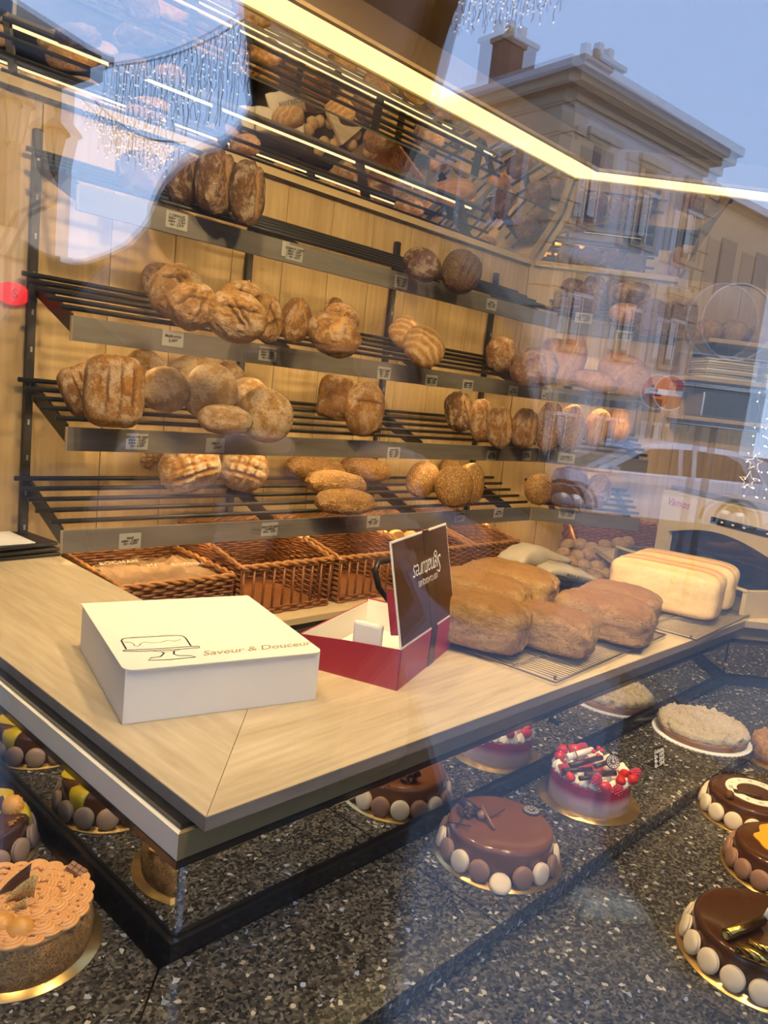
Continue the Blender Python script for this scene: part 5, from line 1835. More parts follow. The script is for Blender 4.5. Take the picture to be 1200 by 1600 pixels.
# ---------------------------------------------------------------- wall shelf at the far right with loaves and paper sheets
def wall_shelf(label, z, s0, s1, dp, mat='plank_pale'):
    o3 = Vector((K.x, K.y, 0)) + V2*WALL_O
    t = thing('wall_shelf', label, 'shelf', o3 + U2*s0 + Z*z, A2, 'plain shelves on the right wall')
    MB().box((0, -dp, -.02), (s1-s0, -.002, 0), bev=.001).build('shelf_board', mat, t)
    for x in (.04, s1-s0-.04):
        MB().box((x-.005, -dp*.9, -.08), (x+.005, -.002, -.0205)).build('bracket', 'black_metal', t)
    return o3, t
zA, zBs, zC = 1.995, 1.80, 1.60
o3, _ = wall_shelf('wooden wall shelf with white loaves beyond the corner racks', zA, .78, 1.75, .26)
wall_shelf('wooden wall shelf carrying piles of paper bags', zBs, .72, 1.75, .26)
wall_shelf('lower wooden wall shelf with grey trays', zC, .72, 1.75, .26)
for j, (px, py, w_, lab) in enumerate(((1092, 470, 36, 'orange loaf leaning at the start of the right wall shelf'), (1110, 490, 56, 'floury white loaf on the right wall shelf'),
                                      (1150, 490, 60, 'second floury white loaf on the right wall shelf'), (1190, 496, 50, 'floury white loaf at the end of the right wall shelf'))):
    p = onpl(px, py, V2, V2.dot(o3)-.14)
    dep = (p-CAM).dot(FWD)
    r_ = w_/2*dep/F_PX*.72
    hh = r_*1.0
    o = inst('white_loaf', BM['roll' if j else 'gold'][0], None, (p.x, p.y, zA+hh*.62), (0, 0, A2), (r_, .10, hh))
    tag(o, lab, 'bread', 'loaves on the right wall shelf')
for j, s_ in enumerate((.80, 1.12, 1.42)):
    q = o3 + U2*s_ - V2*.13
    t = thing('bag_pile', ('pile of flat paper bags at the start of the right wall shelf', 'pile of flat paper bags in the middle of the right wall shelf', 'pile of flat paper bags at the end of the right wall shelf')[j], 'paper bags', (q.x, q.y, zBs), A2, 'piles of paper bags')
    for k_ in range(8):
        MB().box((0, -.10, k_*.013+.001), (.27, .10, k_*.013+.012), bev=.002).build('paper_bag', 'paper_bag' if k_ % 3 else 'ticket_white', t, rot=(0, 0, random.uniform(-.07, .07)))
    q = o3 + U2*s_ - V2*.14
    MB().box((0, -.11, .001), (.26, .10, .13), bev=.012).build('storage_tray', 'grey_steel', None, (q.x, q.y, zC), (0, 0, A2))
    o = bpy.context.scene.collection.objects[-1]
    tag(o, ('grey tray at the start of the lower right shelf', 'grey tray in the middle of the lower right shelf', 'grey tray at the end of the lower right shelf')[j], 'tray', 'grey trays')

# red glowing badge on the wall
p = onpl(20, 459, V, 2.168+WALL_O-.006)
t = thing('red_badge', 'glowing red oval badge on the oak wall beside the shelf upright', 'badge', p, TH)
n = 40
MB().add([(.048*math.cos(2*math.pi*k/n), y_, .033*math.sin(2*math.pi*k/n)) for y_ in (-.004, .003) for k in range(n)], [tuple(range(n)), tuple(range(2*n-1, n-1, -1))] + [(k, n+k, n+(k+1) % n, (k+1) % n) for k in range(n)]).build('badge_plate', 'red_glow', t)
text('lettering', 'S', .038, 'red_plastic', t, frame((.005, -.0045, 0), (1, 0, 0), (0, 0, 1)), ext=.0003)
# ---------------------------------------------------------------- the street in front of the shop (seen mirrored in the window)
plain('paving', (.16, .155, .15), .8, bump=.2)
plain('asphalt', (.085, .085, .09), .9, bump=.3)
plain('kerb_sunlit', (.92, .74, .46), .8)  # pale kerb with warm sunlight painted into its colour
plain('sandstone', (.40, .30, .20), .85, var=.2, scale=3)
plain('stucco_white', (.46, .43, .43), .85, var=.05)
plain('slate', (.075, .065, .07), .7, var=.3, scale=6)
plain('brick_chimney', (.14, .07, .05), .85)
plain('dark_pane', (.03, .035, .04), .08)
plain('curtain_white', (.55, .54, .52), .8)
plain('dark_timber', (.030, .026, .026), .6)
plain('plaster_tan', (.50, .38, .27), .85)
plain('car_paint', (.60, .63, .70), .18, 0, .5, .03, coat=.6)
plain('tyre', (.012, .012, .012), .8)
plain('alloy', (.35, .36, .38), .3, .9)
plain('sign_red', (.55, .012, .015), .4)
plain('sign_white', (.80, .80, .80), .4)
plain('sign_grey', (.22, .26, .30), .45, .3)
plain('pole_grey', (.20, .21, .22), .5, .5)
plain('skin', (.50, .29, .19), .5)
plain('coat', (.020, .017, .016), .75)
plain('trousers', (.02, .022, .03), .8)
plain('hair', (.022, .012, .007), .55, var=.4, scale=60)
plain('lamp_glass', (.35, .30, .22), .2)
emis('warm_bulb', (1, .9, .75), 7.0)
def mir(p):
    """where a thing stands whose mirror image in the window is at p"""
    p = Vector(p)
    return p - NG*(2*(NG.dot(p)-DG))
def vpt(px, py, dep):
    return CAM + ray(px, py)*dep
# pavement and road: falling gently away from the shop
gr = MB().box((-3.4, -12, GROUND-.2), (-.1, 12, GROUND), MG).build('pavement', 'paving')
struct(gr)
road = MB().add([tuple(MG @ Vector(p)) for p in ((-3.4, -60, GROUND-.08), (-9, -60, -.05), (-60, -60, -.40), (-60, 60, -.40), (-9, 60, -.05), (-3.4, 60, GROUND-.08))], [(0, 1, 4, 5), (1, 2, 3, 4)])
struct(road.build('road', 'asphalt'))
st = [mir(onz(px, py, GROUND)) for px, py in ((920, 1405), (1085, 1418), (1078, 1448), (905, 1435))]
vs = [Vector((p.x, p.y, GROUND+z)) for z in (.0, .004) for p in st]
MB().add([v - gr.location for v in vs], [(4, 5, 6, 7)[::-1], (0, 4, 5, 1), (1, 5, 6, 2), (2, 6, 7, 3), (3, 7, 4, 0)]).build('sunlit_paving', 'kerb_sunlit', gr)  # strip that looks sunlit, the sunlight is only in its colour
zc = MB()
for k in range(6):
    zc.box((-8.6+k*.0, -2.5+k*1.0, 0), (-5.2, -2.0+k*1.0, .01), MG @ Matrix.Translation((0, 0, .10)))
# --- added dark box on the pavement, keeps bright reflections off the right-hand cakes
pq = mir(onz(1180, 1560, GROUND))
q1 = mir(onz(1110, 1600, GROUND))
tp = thing('dark_blocker', 'added dark box on the pavement near the glass, blocking bright reflections', 'dark_blocker', (pq.x, pq.y, GROUND), math.atan2(NG.y, NG.x))
off_ = (q1 - pq).dot(TG)
MB().box((-.62, min(off_, off_-.75 if off_ < 0 else off_-.75), 0), (-.02, off_, .52), bev=.015).build('box', 'choc_mat', tp)
MB().box((-.64, off_-.77, .50), (.0, off_+.02, .56), bev=.01).build('rim', 'black_metal', tp)
MB().box((-.58, off_-.71, .53), (-.06, off_-.04, .565)).build('box_fill', 'dark_floor', tp)
# --- corner house with quoins
def house_frame(c, r, up=Z):
    """frame at the mirrored corner, x along the mirrored right face"""
    return c, r
HD = 18.0
c0 = mir(vpt(915, 82, HD))
r0 = mir(vpt(1160, 228, HD*1.27))
l0 = mir(vpt(722, 112, HD*1.104))
dxr = Vector(((r0-c0).x, (r0-c0).y, 0)).normalized()
dyl = Vector((-dxr.y, dxr.x, 0))
if dyl.dot(l0-c0) < 0:
    dyl = -dyl
ZE = c0.z                              # top of the cornice
LR, LL = (r0-c0).xy.length*1.0, 9.0
ZG = -.6
OH = Vector((c0.x, c0.y, ZG))
t = thing('corner_house', 'white and sandstone corner house with a heavy cornice, reflected in the window', 'building', OH)
def HB(name, mat, x0, x1, y0, y1, z0, z1, parent=None):
    """box given along the two faces of the house"""
    P = [dxr*x + dyl*y + Z*z for z in (z0-ZG, z1-ZG) for x, y in ((x0, y0), (x1, y0), (x1, y1), (x0, y1))]
    f = [(0, 3, 2, 1), (4, 5, 6, 7), (0, 1, 5, 4), (1, 2, 6, 5), (2, 3, 7, 6), (3, 0, 4, 7)]
    if dxr.cross(dyl).z < 0:
        f = [q[::-1] for q in f]
    return MB().add(P, f).build(name, mat, parent or t)
HB('wall', 'stucco_white', .5, LR-.25, .5, LL, ZG, ZE-.8)
HB('side_wall', 'sandstone', .46, .5, .5, LL, ZG, ZE-.8)
HB('frieze', 'sandstone', .40, LR-.14, .40, LL, ZE-.82, ZE-.50)
HB('cornice', 'sandstone', .14, LR+.08, .14, LL, ZE-.50, ZE-.24)
HB('gutter', 'stucco_white', .0, LR+.2, .0, LL, ZE-.24, ZE)
for k in range(9):
    wdt = .62 if k % 2 else .42
    HB('quoin', 'sandstone', .38, .5+wdt, .38, .5+(.42 if k % 2 else .62), ZE-1.02-.52*(k+1), ZE-1.06-.52*k)
    HB('quoin', 'sandstone', LR-.25-wdt, LR-.15, .38, .56, ZE-1.02-.52*(k+1), ZE-1.06-.52*k)
nw = 3
for row in range(3):
    for k in range(nw):
        xc = 1.75 + k*(LR-3.0)/(nw-1)
        zt = ZE-1.40-row*3.1
        if zt < 1:
            continue
        w = HB('window', 'sandstone', xc-.62, xc+.62, .42, .52, zt-2.2, zt)
        HB('lintel', 'sandstone', xc-.72, xc+.72, .36, .52, zt-.02, zt+.16, w)
        HB('pane', 'dark_pane', xc-.42, xc+.42, .40, .43, zt-2.05, zt-.22, w)
        HB('glazing_bar', 'curtain_white', xc-.42, xc+.42, .385, .405, zt-.80, zt-.70, w)
        HB('glazing_bar', 'curtain_white', xc-.03, xc+.03, .385, .405, zt-2.05, zt-.75, w)
        HB('curtain', 'curtain_white', xc-.36, xc-.08, .392, .40, zt-1.9, zt-.82, w)
for k in range(3):
    yc = 2.3+k*2.4
    w = HB('window', 'stucco_white', .40, .48, yc-.55, yc+.55, ZE-3.6, ZE-1.5)
    HB('pane', 'dark_pane', .385, .41, yc-.4, yc+.4, ZE-3.45, ZE-1.65, w)
# hipped roof
def hp(x, y, z):
    return dxr*x + dyl*y + Z*(z-ZG)
ri = .9
rf = MB().add([hp(.1, .1, ZE), hp(LR+.1, .1, ZE), hp(LR+.1, LL, ZE), hp(.1, LL, ZE), hp(2.0, 3.4, ZE+ri), hp(LR-2.0, 3.4, ZE+ri), hp(LR-2.0, LL-3, ZE+ri), hp(2.0, LL-3, ZE+ri)],
              [(0, 1, 5, 4), (1, 2, 6, 5), (2, 3, 7, 6), (3, 0, 4, 7), (4, 5, 6, 7), (3, 2, 1, 0)]).build('roof', 'slate', t)
for (x, y, h_) in ((1.1, 3.4, 1.35), (2.8, 1.7, .95)):
    ch = HB('chimney', 'brick_chimney', x-.5, x+.5, y-.35, y+.35, ZE+.3, ZE+h_, rf)
    HB('chimney', 'sandstone', x-.56, x+.56, y-.41, y+.41, ZE+h_, ZE+h_+.12, rf)
    for dx in (-.25, .2):
        HB('chimney_pot', 'plaster_tan', x+dx-.1, x+dx+.1, y-.1, y+.1, ZE+h_+.12, ZE+h_+.55, rf)
lw = thing('low_house', 'low sandstone annexe with dark roof beside the corner house, reflected', 'building', OH + dxr*(LR+.3))
def LB(name, mat, x0, x1, y0, y1, z0, z1):
    q = HB(name, mat, x0, x1, y0, y1, z0, z1)
    q.parent = lw
    return q
LB('wall', 'sandstone', 0, 6, 1.0, 7, ZG, ZE-1.1)
LB('roof', 'slate', -.1, 6.1, .8, 7, ZE-1.1, ZE-.85)
for k in range(2):
    LB('window', 'dark_pane', 1.2+k*2.4, 2.2+k*2.4, .96, 1.02, ZE-4.0, ZE-2.2)
# --- house on the other side with dark eaves
c1 = mir(vpt(150, 128, 11.0))
c2 = mir(vpt(0, 70, 10.0))
d1 = Vector(((c2-c1).x, (c2-c1).y, 0)).normalized()
e1 = Vector((-d1.y, d1.x, 0))
if e1.dot(-NG) < 0:
    e1 = -e1
t = thing('eaves_house', 'tan plaster house with deep dark eaves, reflected at the window edge', 'building', Vector((c1.x, c1.y, ZG)))
z1 = c1.z
def EB(name, mat, x0, x1, y0, y1, za, zb, parent=None):
    P = [d1*x + e1*y + Z*z for z in (za-ZG, zb-ZG) for x, y in ((x0, y0), (x1, y0), (x1, y1), (x0, y1))]
    f = [(0, 3, 2, 1), (4, 5, 6, 7), (0, 1, 5, 4), (1, 2, 6, 5), (2, 3, 7, 6), (3, 0, 4, 7)]
    if d1.cross(e1).z < 0:
        f = [q[::-1] for q in f]
    return MB().add(P, f).build(name, mat, parent or t)
EB('wall', 'plaster_tan', .15, 7, .3, 6, ZG, z1)
EB('eaves', 'dark_timber', -.05, 7.2, -.1, 6, z1, z1+.22)
EB('gutter', 'dark_timber', -.15, 7.3, -.2, 6, z1+.22, z1+.34)
rp = [d1*x+e1*y+Z*(z-ZG) for x, y, z in ((-.1, -.15, z1+.34), (7.3, -.15, z1+.34), (7.3, 6, z1+.34), (-.1, 6, z1+.34), (.9, 2.8, z1+1.9), (7.3, 2.8, z1+1.9))]
MB().add(rp, [(0, 1, 5, 4), (2, 3, 4, 5), (3, 0, 4), (1, 2, 5), (3, 2, 1, 0)]).build('roof', 'slate', t)
for k in range(3):
    w = EB('window', 'dark_timber', .9+k*2.0, 2.0+k*2.0, .26, .32, z1-2.2, z1-.6)
    EB('pane', 'dark_pane', 1.0+k*2.0, 1.9+k*2.0, .245, .27, z1-2.1, z1-.7, w)
EB('sill_band', 'sandstone', .1, 7, .24, .32, z1-2.6, z1-2.45)
# --- street lanterns
def lantern(label, px, py, dep, s=1.0):
    p = mir(vpt(px, py, dep))
    t = thing('street_lantern', label, 'lantern', p, 0, 'street lanterns')
    MB().lathe([(.07*s, -.2*s), (.13*s, .12*s)], 6, smooth=False).build('lantern_glass', 'lamp_glass', t)
    fr_ = MB()
    for k in range(6):
        a = 2*math.pi*k/6
        fr_.tube([(.07*s*math.cos(a), .07*s*math.sin(a), -.2*s), (.13*s*math.cos(a), .13*s*math.sin(a), .12*s)], .008*s, 5)
    fr_.build('lantern_frame', 'dark_timber', t)
    MB().lathe([(.17*s, .12*s), (.15*s, .15*s), (.06*s, .24*s), (.05*s, .28*s), (.07*s, .30*s), (.02*s, .36*s), (.003, .40*s)], 12).build('lantern_cap', 'dark_timber', t)
    MB().lathe([(.003, -.30*s), (.03*s, -.27*s), (.07*s, -.21*s), (.07*s, -.2*s)], 12).build('lantern_foot', 'dark_timber', t)
    MB().tube([(0, 0, -.28*s), (0, 0, -.42*s), (d1.x*.25*s, d1.y*.25*s, -.6*s), (d1.x*.4*s, d1.y*.4*s, -.95*s)], .018*s, 6).build('bracket', 'dark_timber', t)
lantern('old street lantern standing out from the tan house, reflected', 95, 232, 6.5, 1.0)
lantern('higher old street lantern close to the tan house, reflected', 22, 185, 6.0, .9)
for o in [o for o in COL.objects if o.name.startswith('street_lantern')]:
    z = o.location.z
    pz = MB().tube([(d1.x*.4, d1.y*.4, -.95), (d1.x*.4, d1.y*.4, GROUND-.3-z)], .03, 8).build('post', 'dark_timber', o)
# --- light curtains of hanging bulbs
def light_curtain(label, a, b, n, lmin, lmax):
    a, b = mir(vpt(*a)), mir(vpt(*b))
    t = thing('light_curtain', label, 'string lights', a, 0, 'icicle light curtains over the street')
    d = b-a
    MB().tube([d*(i/20) - Z*(.12*math.sin(math.pi*i/20)) for i in range(21)], .008, 5).build('cable', 'dark_timber', t)
    st_, bl = MB(), MB()
    for k in range(n):
        f = (k+.5)/n
        p = d*f - Z*(.12*math.sin(math.pi*f))
        L = random.uniform(lmin, lmax)
        pts = [p + Vector((random.uniform(-.015, .015), random.uniform(-.015, .015), -L*i/8)) for i in range(9)]
        st_.tube(pts, .0042, 4, caps=False)
        for i in range(1, 9):
            if random.random() < .35:
                bl.ball(pts[i], .008, sub=1)
    tag(st_.build('strand', 'dark_timber', t), kind='stuff')
    tag(bl.build('bulbs', 'warm_bulb', t), kind='stuff')
light_curtain('long curtain of hanging lights across the sky, reflected', (180, 103, 6.5), (440, -10, 6.0), 44, .35, .75)
light_curtain('short curtain of hanging lights below the long one, reflected', (148, 158, 7.5), (290, 222, 7.0), 22, .15, .32)
light_curtain('curtain of hanging lights at the top of the picture, reflected', (670, -40, 6.0), (890, -62, 6.0), 26, .25, .42)
# --- traffic signs
def pole(t, z0, z1, x=0, y=0, r=.03):
    MB().tube([(x, y, z0), (x, y, z1)], r, 10).build('pole', 'pole_grey', t)
FACE = math.atan2(NG.y, NG.x)   # signs turned to the shop front
p = mir(vpt(1047, 614, 17.5))
t = thing('no_entry_sign', 'round red no entry sign with white bar, reflected above the car', 'road sign', (p.x, p.y, -.3), FACE)
zc_ = p.z+.3
r_ = .40
d_ = MB().lathe([(0.0005, 0), (r_, 0), (r_, .02), (0.0005, .02)], 40).build('sign_disc', 'sign_red', t)
d_.matrix_local = Matrix.Translation((0, 0, zc_)) @ Matrix.Rotation(R(90), 4, 'Y')
b_ = MB().box((.021, -.30, zc_-.065), (.026, .30, zc_+.065)).build('white_bar', 'sign_white', t)
n = 40
rg = MB()
vs = [(.022, q*r_*math.cos(2*math.pi*k/n), zc_+q*r_*math.sin(2*math.pi*k/n)) for q in (.93, 1.0) for k in range(n)]
rg.add(vs, [(k, n+k, n+(k+1) % n, (k+1) % n) for k in range(n)])
rg.build('white_rim', 'sign_white', t)
pole(t, 0, zc_+.2, -.04)
p = mir(vpt(1145, 505, 6.0))
t = thing('sign_post', 'grey sign post with one round and two square sign backs, reflected', 'road sign', (p.x, p.y, GROUND-.1), FACE)
zs = p.z-GROUND+.1
d_ = MB().lathe([(0.0005, 0), (.29, 0), (.295, .015), (.28, .02), (0.0005, .02)], 48).build('round_sign', 'sign_grey', t)
d_.matrix_local = Matrix.Translation((.05, 0, zs)) @ Matrix.Rotation(R(90), 4, 'Y')
MB().tube([(.072, .288*math.cos(2*math.pi*k/40), zs+.288*math.sin(2*math.pi*k/40)) for k in range(40)], .008, 6, closed=True).build('sign_edge', 'sign_white', t)
for (dz, hh, w_) in ((-.38, .115, .32), (-.66, .15, .33)):
    MB().box((.05, -w_, zs+dz-hh), (.065, w_, zs+dz+hh), bev=.006).build('square_sign', 'sign_grey', t)
    MB().tube([(.068, -w_, zs+dz-hh), (.068, w_, zs+dz-hh), (.068, w_, zs+dz+hh), (.068, -w_, zs+dz+hh)], .008, 6, closed=True).build('sign_edge', 'sign_white', t)
pole(t, 0, zs+.3)
# --- parked car
pc = mir(vpt(1000, 770, 14))
car_z = -.36
tang = Vector((TG.x, TG.y, 0))
fwd_img = (mir(vpt(860, 700, 14)) - mir(vpt(1150, 735, 14)))
cd = Vector((fwd_img.x, fwd_img.y, 0)).normalized()      # towards the bonnet
t = thing('car', 'white estate car parked across the street, reflected in the window', 'car', (pc.x, pc.y, car_z), math.atan2(cd.y, cd.x))
# local: x forward, y left, z up; side profile stations
Wd = .92
prof_lo = [(-2.25, .45), (-2.30, .75), (-2.22, 1.00), (-1.9, 1.04), (-.5, 1.00), (.9, .98), (1.5, .92), (2.15, .78), (2.32, .62), (2.30, .40), (1.95, .28), (-1.95, .28)]
b = MB()
def loft(prof, w0, w1, name, mat, inset=None):
    n = len(prof)
    vs = []
    for s_, w_ in ((-1, w0), (1, w1)):
        for (x, z) in prof:
            ww = w_ - (.10*max(0, z-.75) + .06*max(0, abs(x)-1.9))
            vs.append((x, s_*ww, z))
    fs = [tuple(range(n)), tuple(range(2*n-1, n-1, -1))] + [(i, n+i, n+(i+1) % n, (i+1) % n) for i in range(n)]
    return MB().add(vs, fs).build(name, mat, t)
loft(prof_lo, Wd, Wd, 'body', 'car_paint')
cab = [(-2.10, 1.02), (-1.85, 1.42), (-1.45, 1.56), (-.3, 1.60), (.25, 1.52), (1.15, .985)]
def cabin(prof, w0, dz, name, mat):
    n = len(prof)
    vs = []
    for s_ in (-1, 1):
        for (x, z) in prof:
            vs.append((x, s_*(w0-.30*(z-1.0)), z+dz))
    fs = [tuple(range(n)), tuple(range(2*n-1, n-1, -1))] + [(i, n+i, n+(i+1) % n, (i+1) % n) for i in range(n)]
    return MB().add(vs, fs).build(name, mat, t)
cabin(cab, Wd-.06, 0, 'cabin', 'car_paint')
for s_ in (-1, 1):
    for poly in ([(-1.78, 1.06), (-1.62, 1.36), (-1.35, 1.47), (-.62, 1.50), (-.62, 1.05)], [(-.54, 1.05), (-.54, 1.50), (.18, 1.45), (.78, 1.08), (.80, 1.03)]):
        vs = [(x, s_*(Wd-.06-.30*(z-1.0)+.006), z) for x, z in poly]
        MB().add(vs, [tuple(range(len(vs)))] if s_ < 0 else [tuple(range(len(vs)-1, -1, -1))]).build('side_window', 'dark_pane', t)
    for wx_ in (-1.42, 1.40):
        wl_ = MB().lathe([(.20, -.11), (.335, -.11), (.345, -.08), (.345, .08), (.335, .11), (.20, .11)], 32).build('wheel', 'tyre', t)
        wl_.matrix_local = Matrix.Translation((wx_, s_*(Wd-.10), .345)) @ Matrix.Rotation(R(90), 4, 'X')
        MB().lathe([(.0005, -.112), (.21, -.112), (.22, -.10), (.22, .10), (.21, .112), (.0005, .112)], 20).build('rim', 'alloy', wl_)
        ar = MB()
        pts = [(wx_+.40*math.cos(a), s_*(Wd-.012), .36+.40*math.sin(a)) for a in [R(q) for q in range(0, 181, 15)]]
        ar.tube(pts, .03, 6)
        ar.build('wheel_arch', 'tyre', t)
    MB().box((-2.28, s_*.62-.16, .80), (-2.16, s_*.62+.16, .96), bev=.01).build('tail_light', 'red_plastic', t)
    MB().box((2.02, s_*.62-.17, .70), (2.20, s_*.62+.17, .82), bev=.01).build('head_light', 'sign_white', t)
    MB().box((.72, s_*(Wd+.02)-.09, .98), (.86, s_*(Wd+.02)+.09, 1.10), bev=.02).build('door_mirror', 'car_paint', t)
    for dx in (-.25, -1.35):
        MB().box((dx-.10, s_*(Wd-.005)-.012, .84), (dx+.10, s_*(Wd-.005)+.012, .87), bev=.004).build('door_handle', 'car_paint', t)
ws = [(.24, 1.50), (1.10, 1.01)]
MB().add([(.27, -.66, 1.50), (.27, .66, 1.50), (1.14, .78, 1.02), (1.14, -.78, 1.02)], [(3, 2, 1, 0)]).build('windscreen', 'dark_pane', t)
# ---------------------------------------------------------------- the photographer, mirrored in the glass
RL = -TG                        # the viewer's right
PB = Vector((CAM.x, CAM.y, GROUND)) - NG*.27 - RL*.045
t = thing('person', 'person in a dark coat and trousers photographing the window with a phone', 'person', PB, math.atan2(NG.y, NG.x)-R(90))
def skin(name, pts, edges, rad, mat, parent, root=0, sub=2):
    me = bpy.data.meshes.new(name)
    me.from_pydata(pts, edges, [])
    o = inst(name, me, parent)
    o.modifiers.new('skin', 'SKIN')
    me.skin_vertices.new() if not me.skin_vertices else None
    for i, r_ in enumerate(rad):
        me.skin_vertices[0].data[i].radius = r_ if isinstance(r_, tuple) else (r_, r_)
        me.skin_vertices[0].data[i].use_root = (i == root)
    sb = o.modifiers.new('smooth', 'SUBSURF')
    sb.levels = sb.render_levels = sub
    dg = bpy.context.evaluated_depsgraph_get()
    ev = o.evaluated_get(dg)
    me2 = bpy.data.meshes.new_from_object(ev)
    o.modifiers.clear()
    o.data = me2
    bpy.data.meshes.remove(me)
    me2.polygons.foreach_set('use_smooth', [True]*len(me2.polygons))
    me2.materials.clear()
    me2.materials.append(MATS[mat])
    return o
# body frame: x right, y towards the glass, z up; the phone is at (.075, .27, 1.30)
PH = Vector((.045, .27, 1.30))
hx = PH.x
LW, RW = Vector((hx-.075, .20, 1.20)), Vector((hx+.075, .20, 1.20))
pts = [(0, 0, .95), (0, 0, 1.12), (0, .0, 1.32), (0, -.01, 1.46), (.012, .0, 1.53), (.025, .03, 1.60), (.030, .03, 1.68), (.030, .02, 1.74),
       (-.16, -.01, 1.33), (-.33, .03, 1.10), tuple(LW), (.16, -.01, 1.35), (.25, .03, 1.12), tuple(RW),
       (-.10, 0, .88), (-.11, .02, .48), (-.11, -.01, .08), (-.12, .14, .04), (.10, 0, .88), (.11, .02, .48), (.11, -.01, .08), (.12, .14, .04)]
ed = [(0, 1), (1, 2), (2, 3), (3, 4), (4, 5), (5, 6), (6, 7), (3, 8), (8, 9), (9, 10), (3, 11), (11, 12), (12, 13), (0, 14), (14, 15), (15, 16), (16, 17), (0, 18), (18, 19), (19, 20), (20, 21)]
rad = [(.15, .11), (.14, .11), (.16, .12), (.11, .09), .055, .075, .085, .07, .06, .045, .028, .06, .045, .028, .085, .058, .042, .035, .085, .058, .042, .035]
body = skin('body', pts, ed, rad, 'skin', t)
cp_ = [(-.08, 0, .60), (-.07, 0, .95), (-.05, 0, 1.15), (-.02, -.0, 1.34), (.01, -.01, 1.46), (.03, 0, 1.53), (-.17, -.01, 1.33), (-.33, .03, 1.10), tuple(LW*.75+Vector((-.33, .03, 1.10))*.25), (.17, -.01, 1.35), (.25, .03, 1.12), tuple(RW*.75+Vector((.29, .03, 1.14))*.25)]
skin('coat', cp_, [(0, 1), (1, 2), (2, 3), (3, 4), (4, 5), (4, 6), (6, 7), (7, 8), (4, 9), (9, 10), (10, 11)], [(.29, .18), (.28, .17), (.24, .15), (.16, .13), (.09, .085), .065, .085, .075, .055, .085, .075, .055], 'coat', t, 1)
skin('trousers', [(0, 0, .95), (-.10, 0, .86), (-.11, .02, .48), (-.11, -.01, .09), (.10, 0, .86), (.11, .02, .48), (.11, -.01, .09)], [(0, 1), (1, 2), (2, 3), (0, 4), (4, 5), (5, 6)], [(.16, .12), .10, .075, .062, .10, .075, .062], 'trousers', t)
# head shape with face
hd = MB()
hc = Vector((.030, .04, 1.69))
bmh = bmesh.new()
bmesh.ops.create_icosphere(bmh, subdivisions=4, radius=1)
for v in bmh.verts:
    d = v.co.copy()
    w_ = .080*(1-.22*smooth01(.0, -1., d.z))
    dep_ = .098
    q = Vector((d.x*w_, d.y*dep_*(1-.12*smooth01(-.2, -1., d.z)), d.z*.118))
    if d.y > .3:
        nose = math.exp(-((d.x*w_)/.012)**2 - ((d.z*.118+.012)/.022)**2)*.022
        sock = sum(math.exp(-((d.x*w_-s_*.030)/.014)**2 - ((d.z*.118-.008)/.010)**2) for s_ in (-1, 1))*.008
        mouth = math.exp(-((d.x*w_)/.022)**2 - ((d.z*.118+.052)/.006)**2)*.006
        q.y += nose - sock + mouth
    v.co = q + hc
hd.bm(bmh, None, True)
for s_ in (-1, 1):
    hd.ball((hc.x+s_*.080, hc.y-.005, hc.z-.005), .024, sub=2, sc=(.35, .7, 1.2))
hd.build('head', 'skin', body)
for s_ in (-1, 1):
    MB().ball((hc.x+s_*.030, hc.y+.086, hc.z+.008), .010, sub=2).build('eye', 'sign_white', body)
    MB().ball((hc.x+s_*.030, hc.y+.0935, hc.z+.008), .0048, sub=2).build('iris', 'hair', body)
    MB().tube([(hc.x+s_*.016, hc.y+.094, hc.z+.026), (hc.x+s_*.045, hc.y+.086, hc.z+.027)], .004, 6).build('eyebrow', 'hair', body)
MB().tube([(hc.x-.020, hc.y+.092, hc.z-.052), (hc.x, hc.y+.098, hc.z-.050), (hc.x+.020, hc.y+.092, hc.z-.052)], .005, 6).build('mouth', 'strawberry', body)
hr = bmesh.new()
bmesh.ops.create_icosphere(hr, subdivisions=4, radius=1)
dele = []
for v in hr.verts:
    d = v.co.copy()
    n_ = noise.fractal(d*5, .6, 2, 3)*.010
    q = Vector((d.x*(.104+n_), d.y*(.112+n_)-.016, d.z*(.132+n_)+.012))
    if d.z < -.1:
        q.z -= .10*smooth01(-.1, -.9, d.z)
    if d.y > .35 and d.z < .42:
        dele.append(v)
    v.co = q + hc
bmesh.ops.delete(hr, geom=dele, context='VERTS')
MB().bm(hr, None, True).build('hair', 'hair', t)
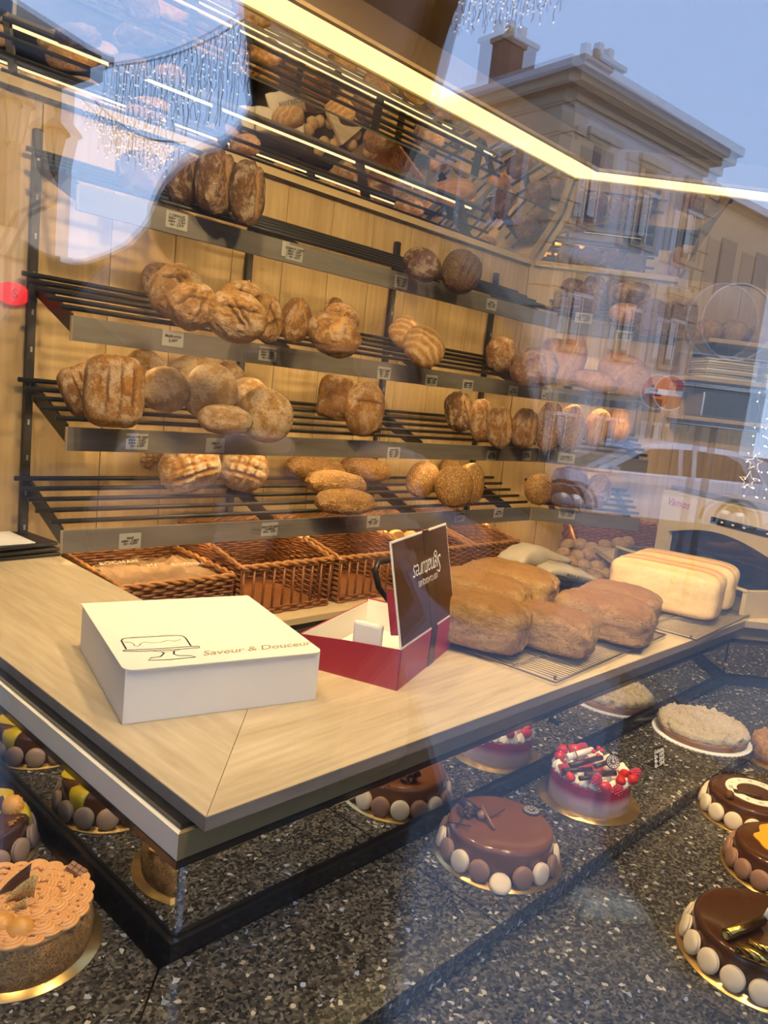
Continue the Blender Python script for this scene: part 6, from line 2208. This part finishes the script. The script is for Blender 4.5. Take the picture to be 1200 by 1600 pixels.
# hands holding the phone
for s_, wr in ((-1, LW), (1, RW)):
    pc_ = Vector((hx+s_*.052, .245, 1.215))
    chain = [tuple(wr), tuple((wr+pc_)/2 + Vector((s_*.01, 0, 0))), tuple(pc_)]
    skin('palm', chain, [(0, 1), (1, 2)], [(.024, .020), (.034, .016), (.036, .015)], 'skin', body, 0)
    for k, (dz, ln) in enumerate(((.036, .072), (.014, .080), (-.008, .076), (-.028, .060))):
        a = pc_ + Vector((s_*.006, .002, dz))
        m1 = a + Vector((s_*.004, .022, .004))
        m2 = m1 + Vector((-s_*ln*.35, .008, .003))
        m3 = m2 + Vector((-s_*ln*.25, -.004, 0))
        skin('finger', [tuple(a), tuple(m1), tuple(m2), tuple(m3)], [(0, 1), (1, 2), (2, 3)], [.0095, .0092, .0085, .0072], 'skin', body, 0, 1)
    th0 = pc_ + Vector((-s_*.004, -.016, -.018))
    skin('thumb', [tuple(th0), tuple(th0+Vector((-s_*.014, -.010, .026))), tuple(th0+Vector((-s_*.026, -.004, .052)))], [(0, 1), (1, 2)], [.012, .0105, .0085], 'skin', body, 0, 1)
# phone just behind the lens
ph = thing('phone', 'black phone held up in both hands in front of the window', 'phone', CAM - FWD*.012)
Mp = Matrix.Identity(4)
for i, a in enumerate((CX, CY, -FWD)):
    Mp[0][i], Mp[1][i], Mp[2][i] = a
b = MB().box((-.055, -.135, .0), (.020, .020, .008), bev=.003).build('phone_body', 'black_gloss', ph)
b.matrix_local = Mp
b2 = MB().box((-.052, -.131, .0081), (.017, .016, .0086)).build('screen', 'dark_pane', ph)
b2.matrix_local = Mp
# ---------------------------------------------------------------- string of star lights inside the window at the edge of the picture
p = vpt(1212, 565, 1.75)
t = thing('star_lights', 'string of tiny lights with wire stars hanging at the window edge', 'string lights', p)
st_, bl = MB(), MB()
for k in range(5):
    a = RT0*(.012*k-.014) + FWD*random.uniform(-.03, .03)
    pts = [a + RT0*random.uniform(-.006, .006) - Z*(.02*i+.03) for i in range(15)]
    st_.tube([a]+pts, .0006, 4, caps=False)
    for q in pts:
        if random.random() < .6:
            bl.ball(q, .0016, sub=1)
tag(st_.build('wire', 'wire', t), kind='stuff')
tag(bl.build('bulbs', 'fairy', t), kind='stuff')
for (dx, dz, r_) in ((-.006, -.232, .020), (-.012, -.275, .022)):
    pts = []
    for k in range(10):
        a = R(90+36*k)
        q = r_ if k % 2 == 0 else r_*.42
        pts.append(RT0*(q*math.cos(a)+dx) + Z*(q*math.sin(a)+dz))
    MB().tube(pts, .0011, 5, closed=True).build('wire_star', 'cream_white', t)
MB().tube([(0, 0, 0), (0, 0, 2.70-p.z)], .001, 4).build('hanger', 'wire', t)
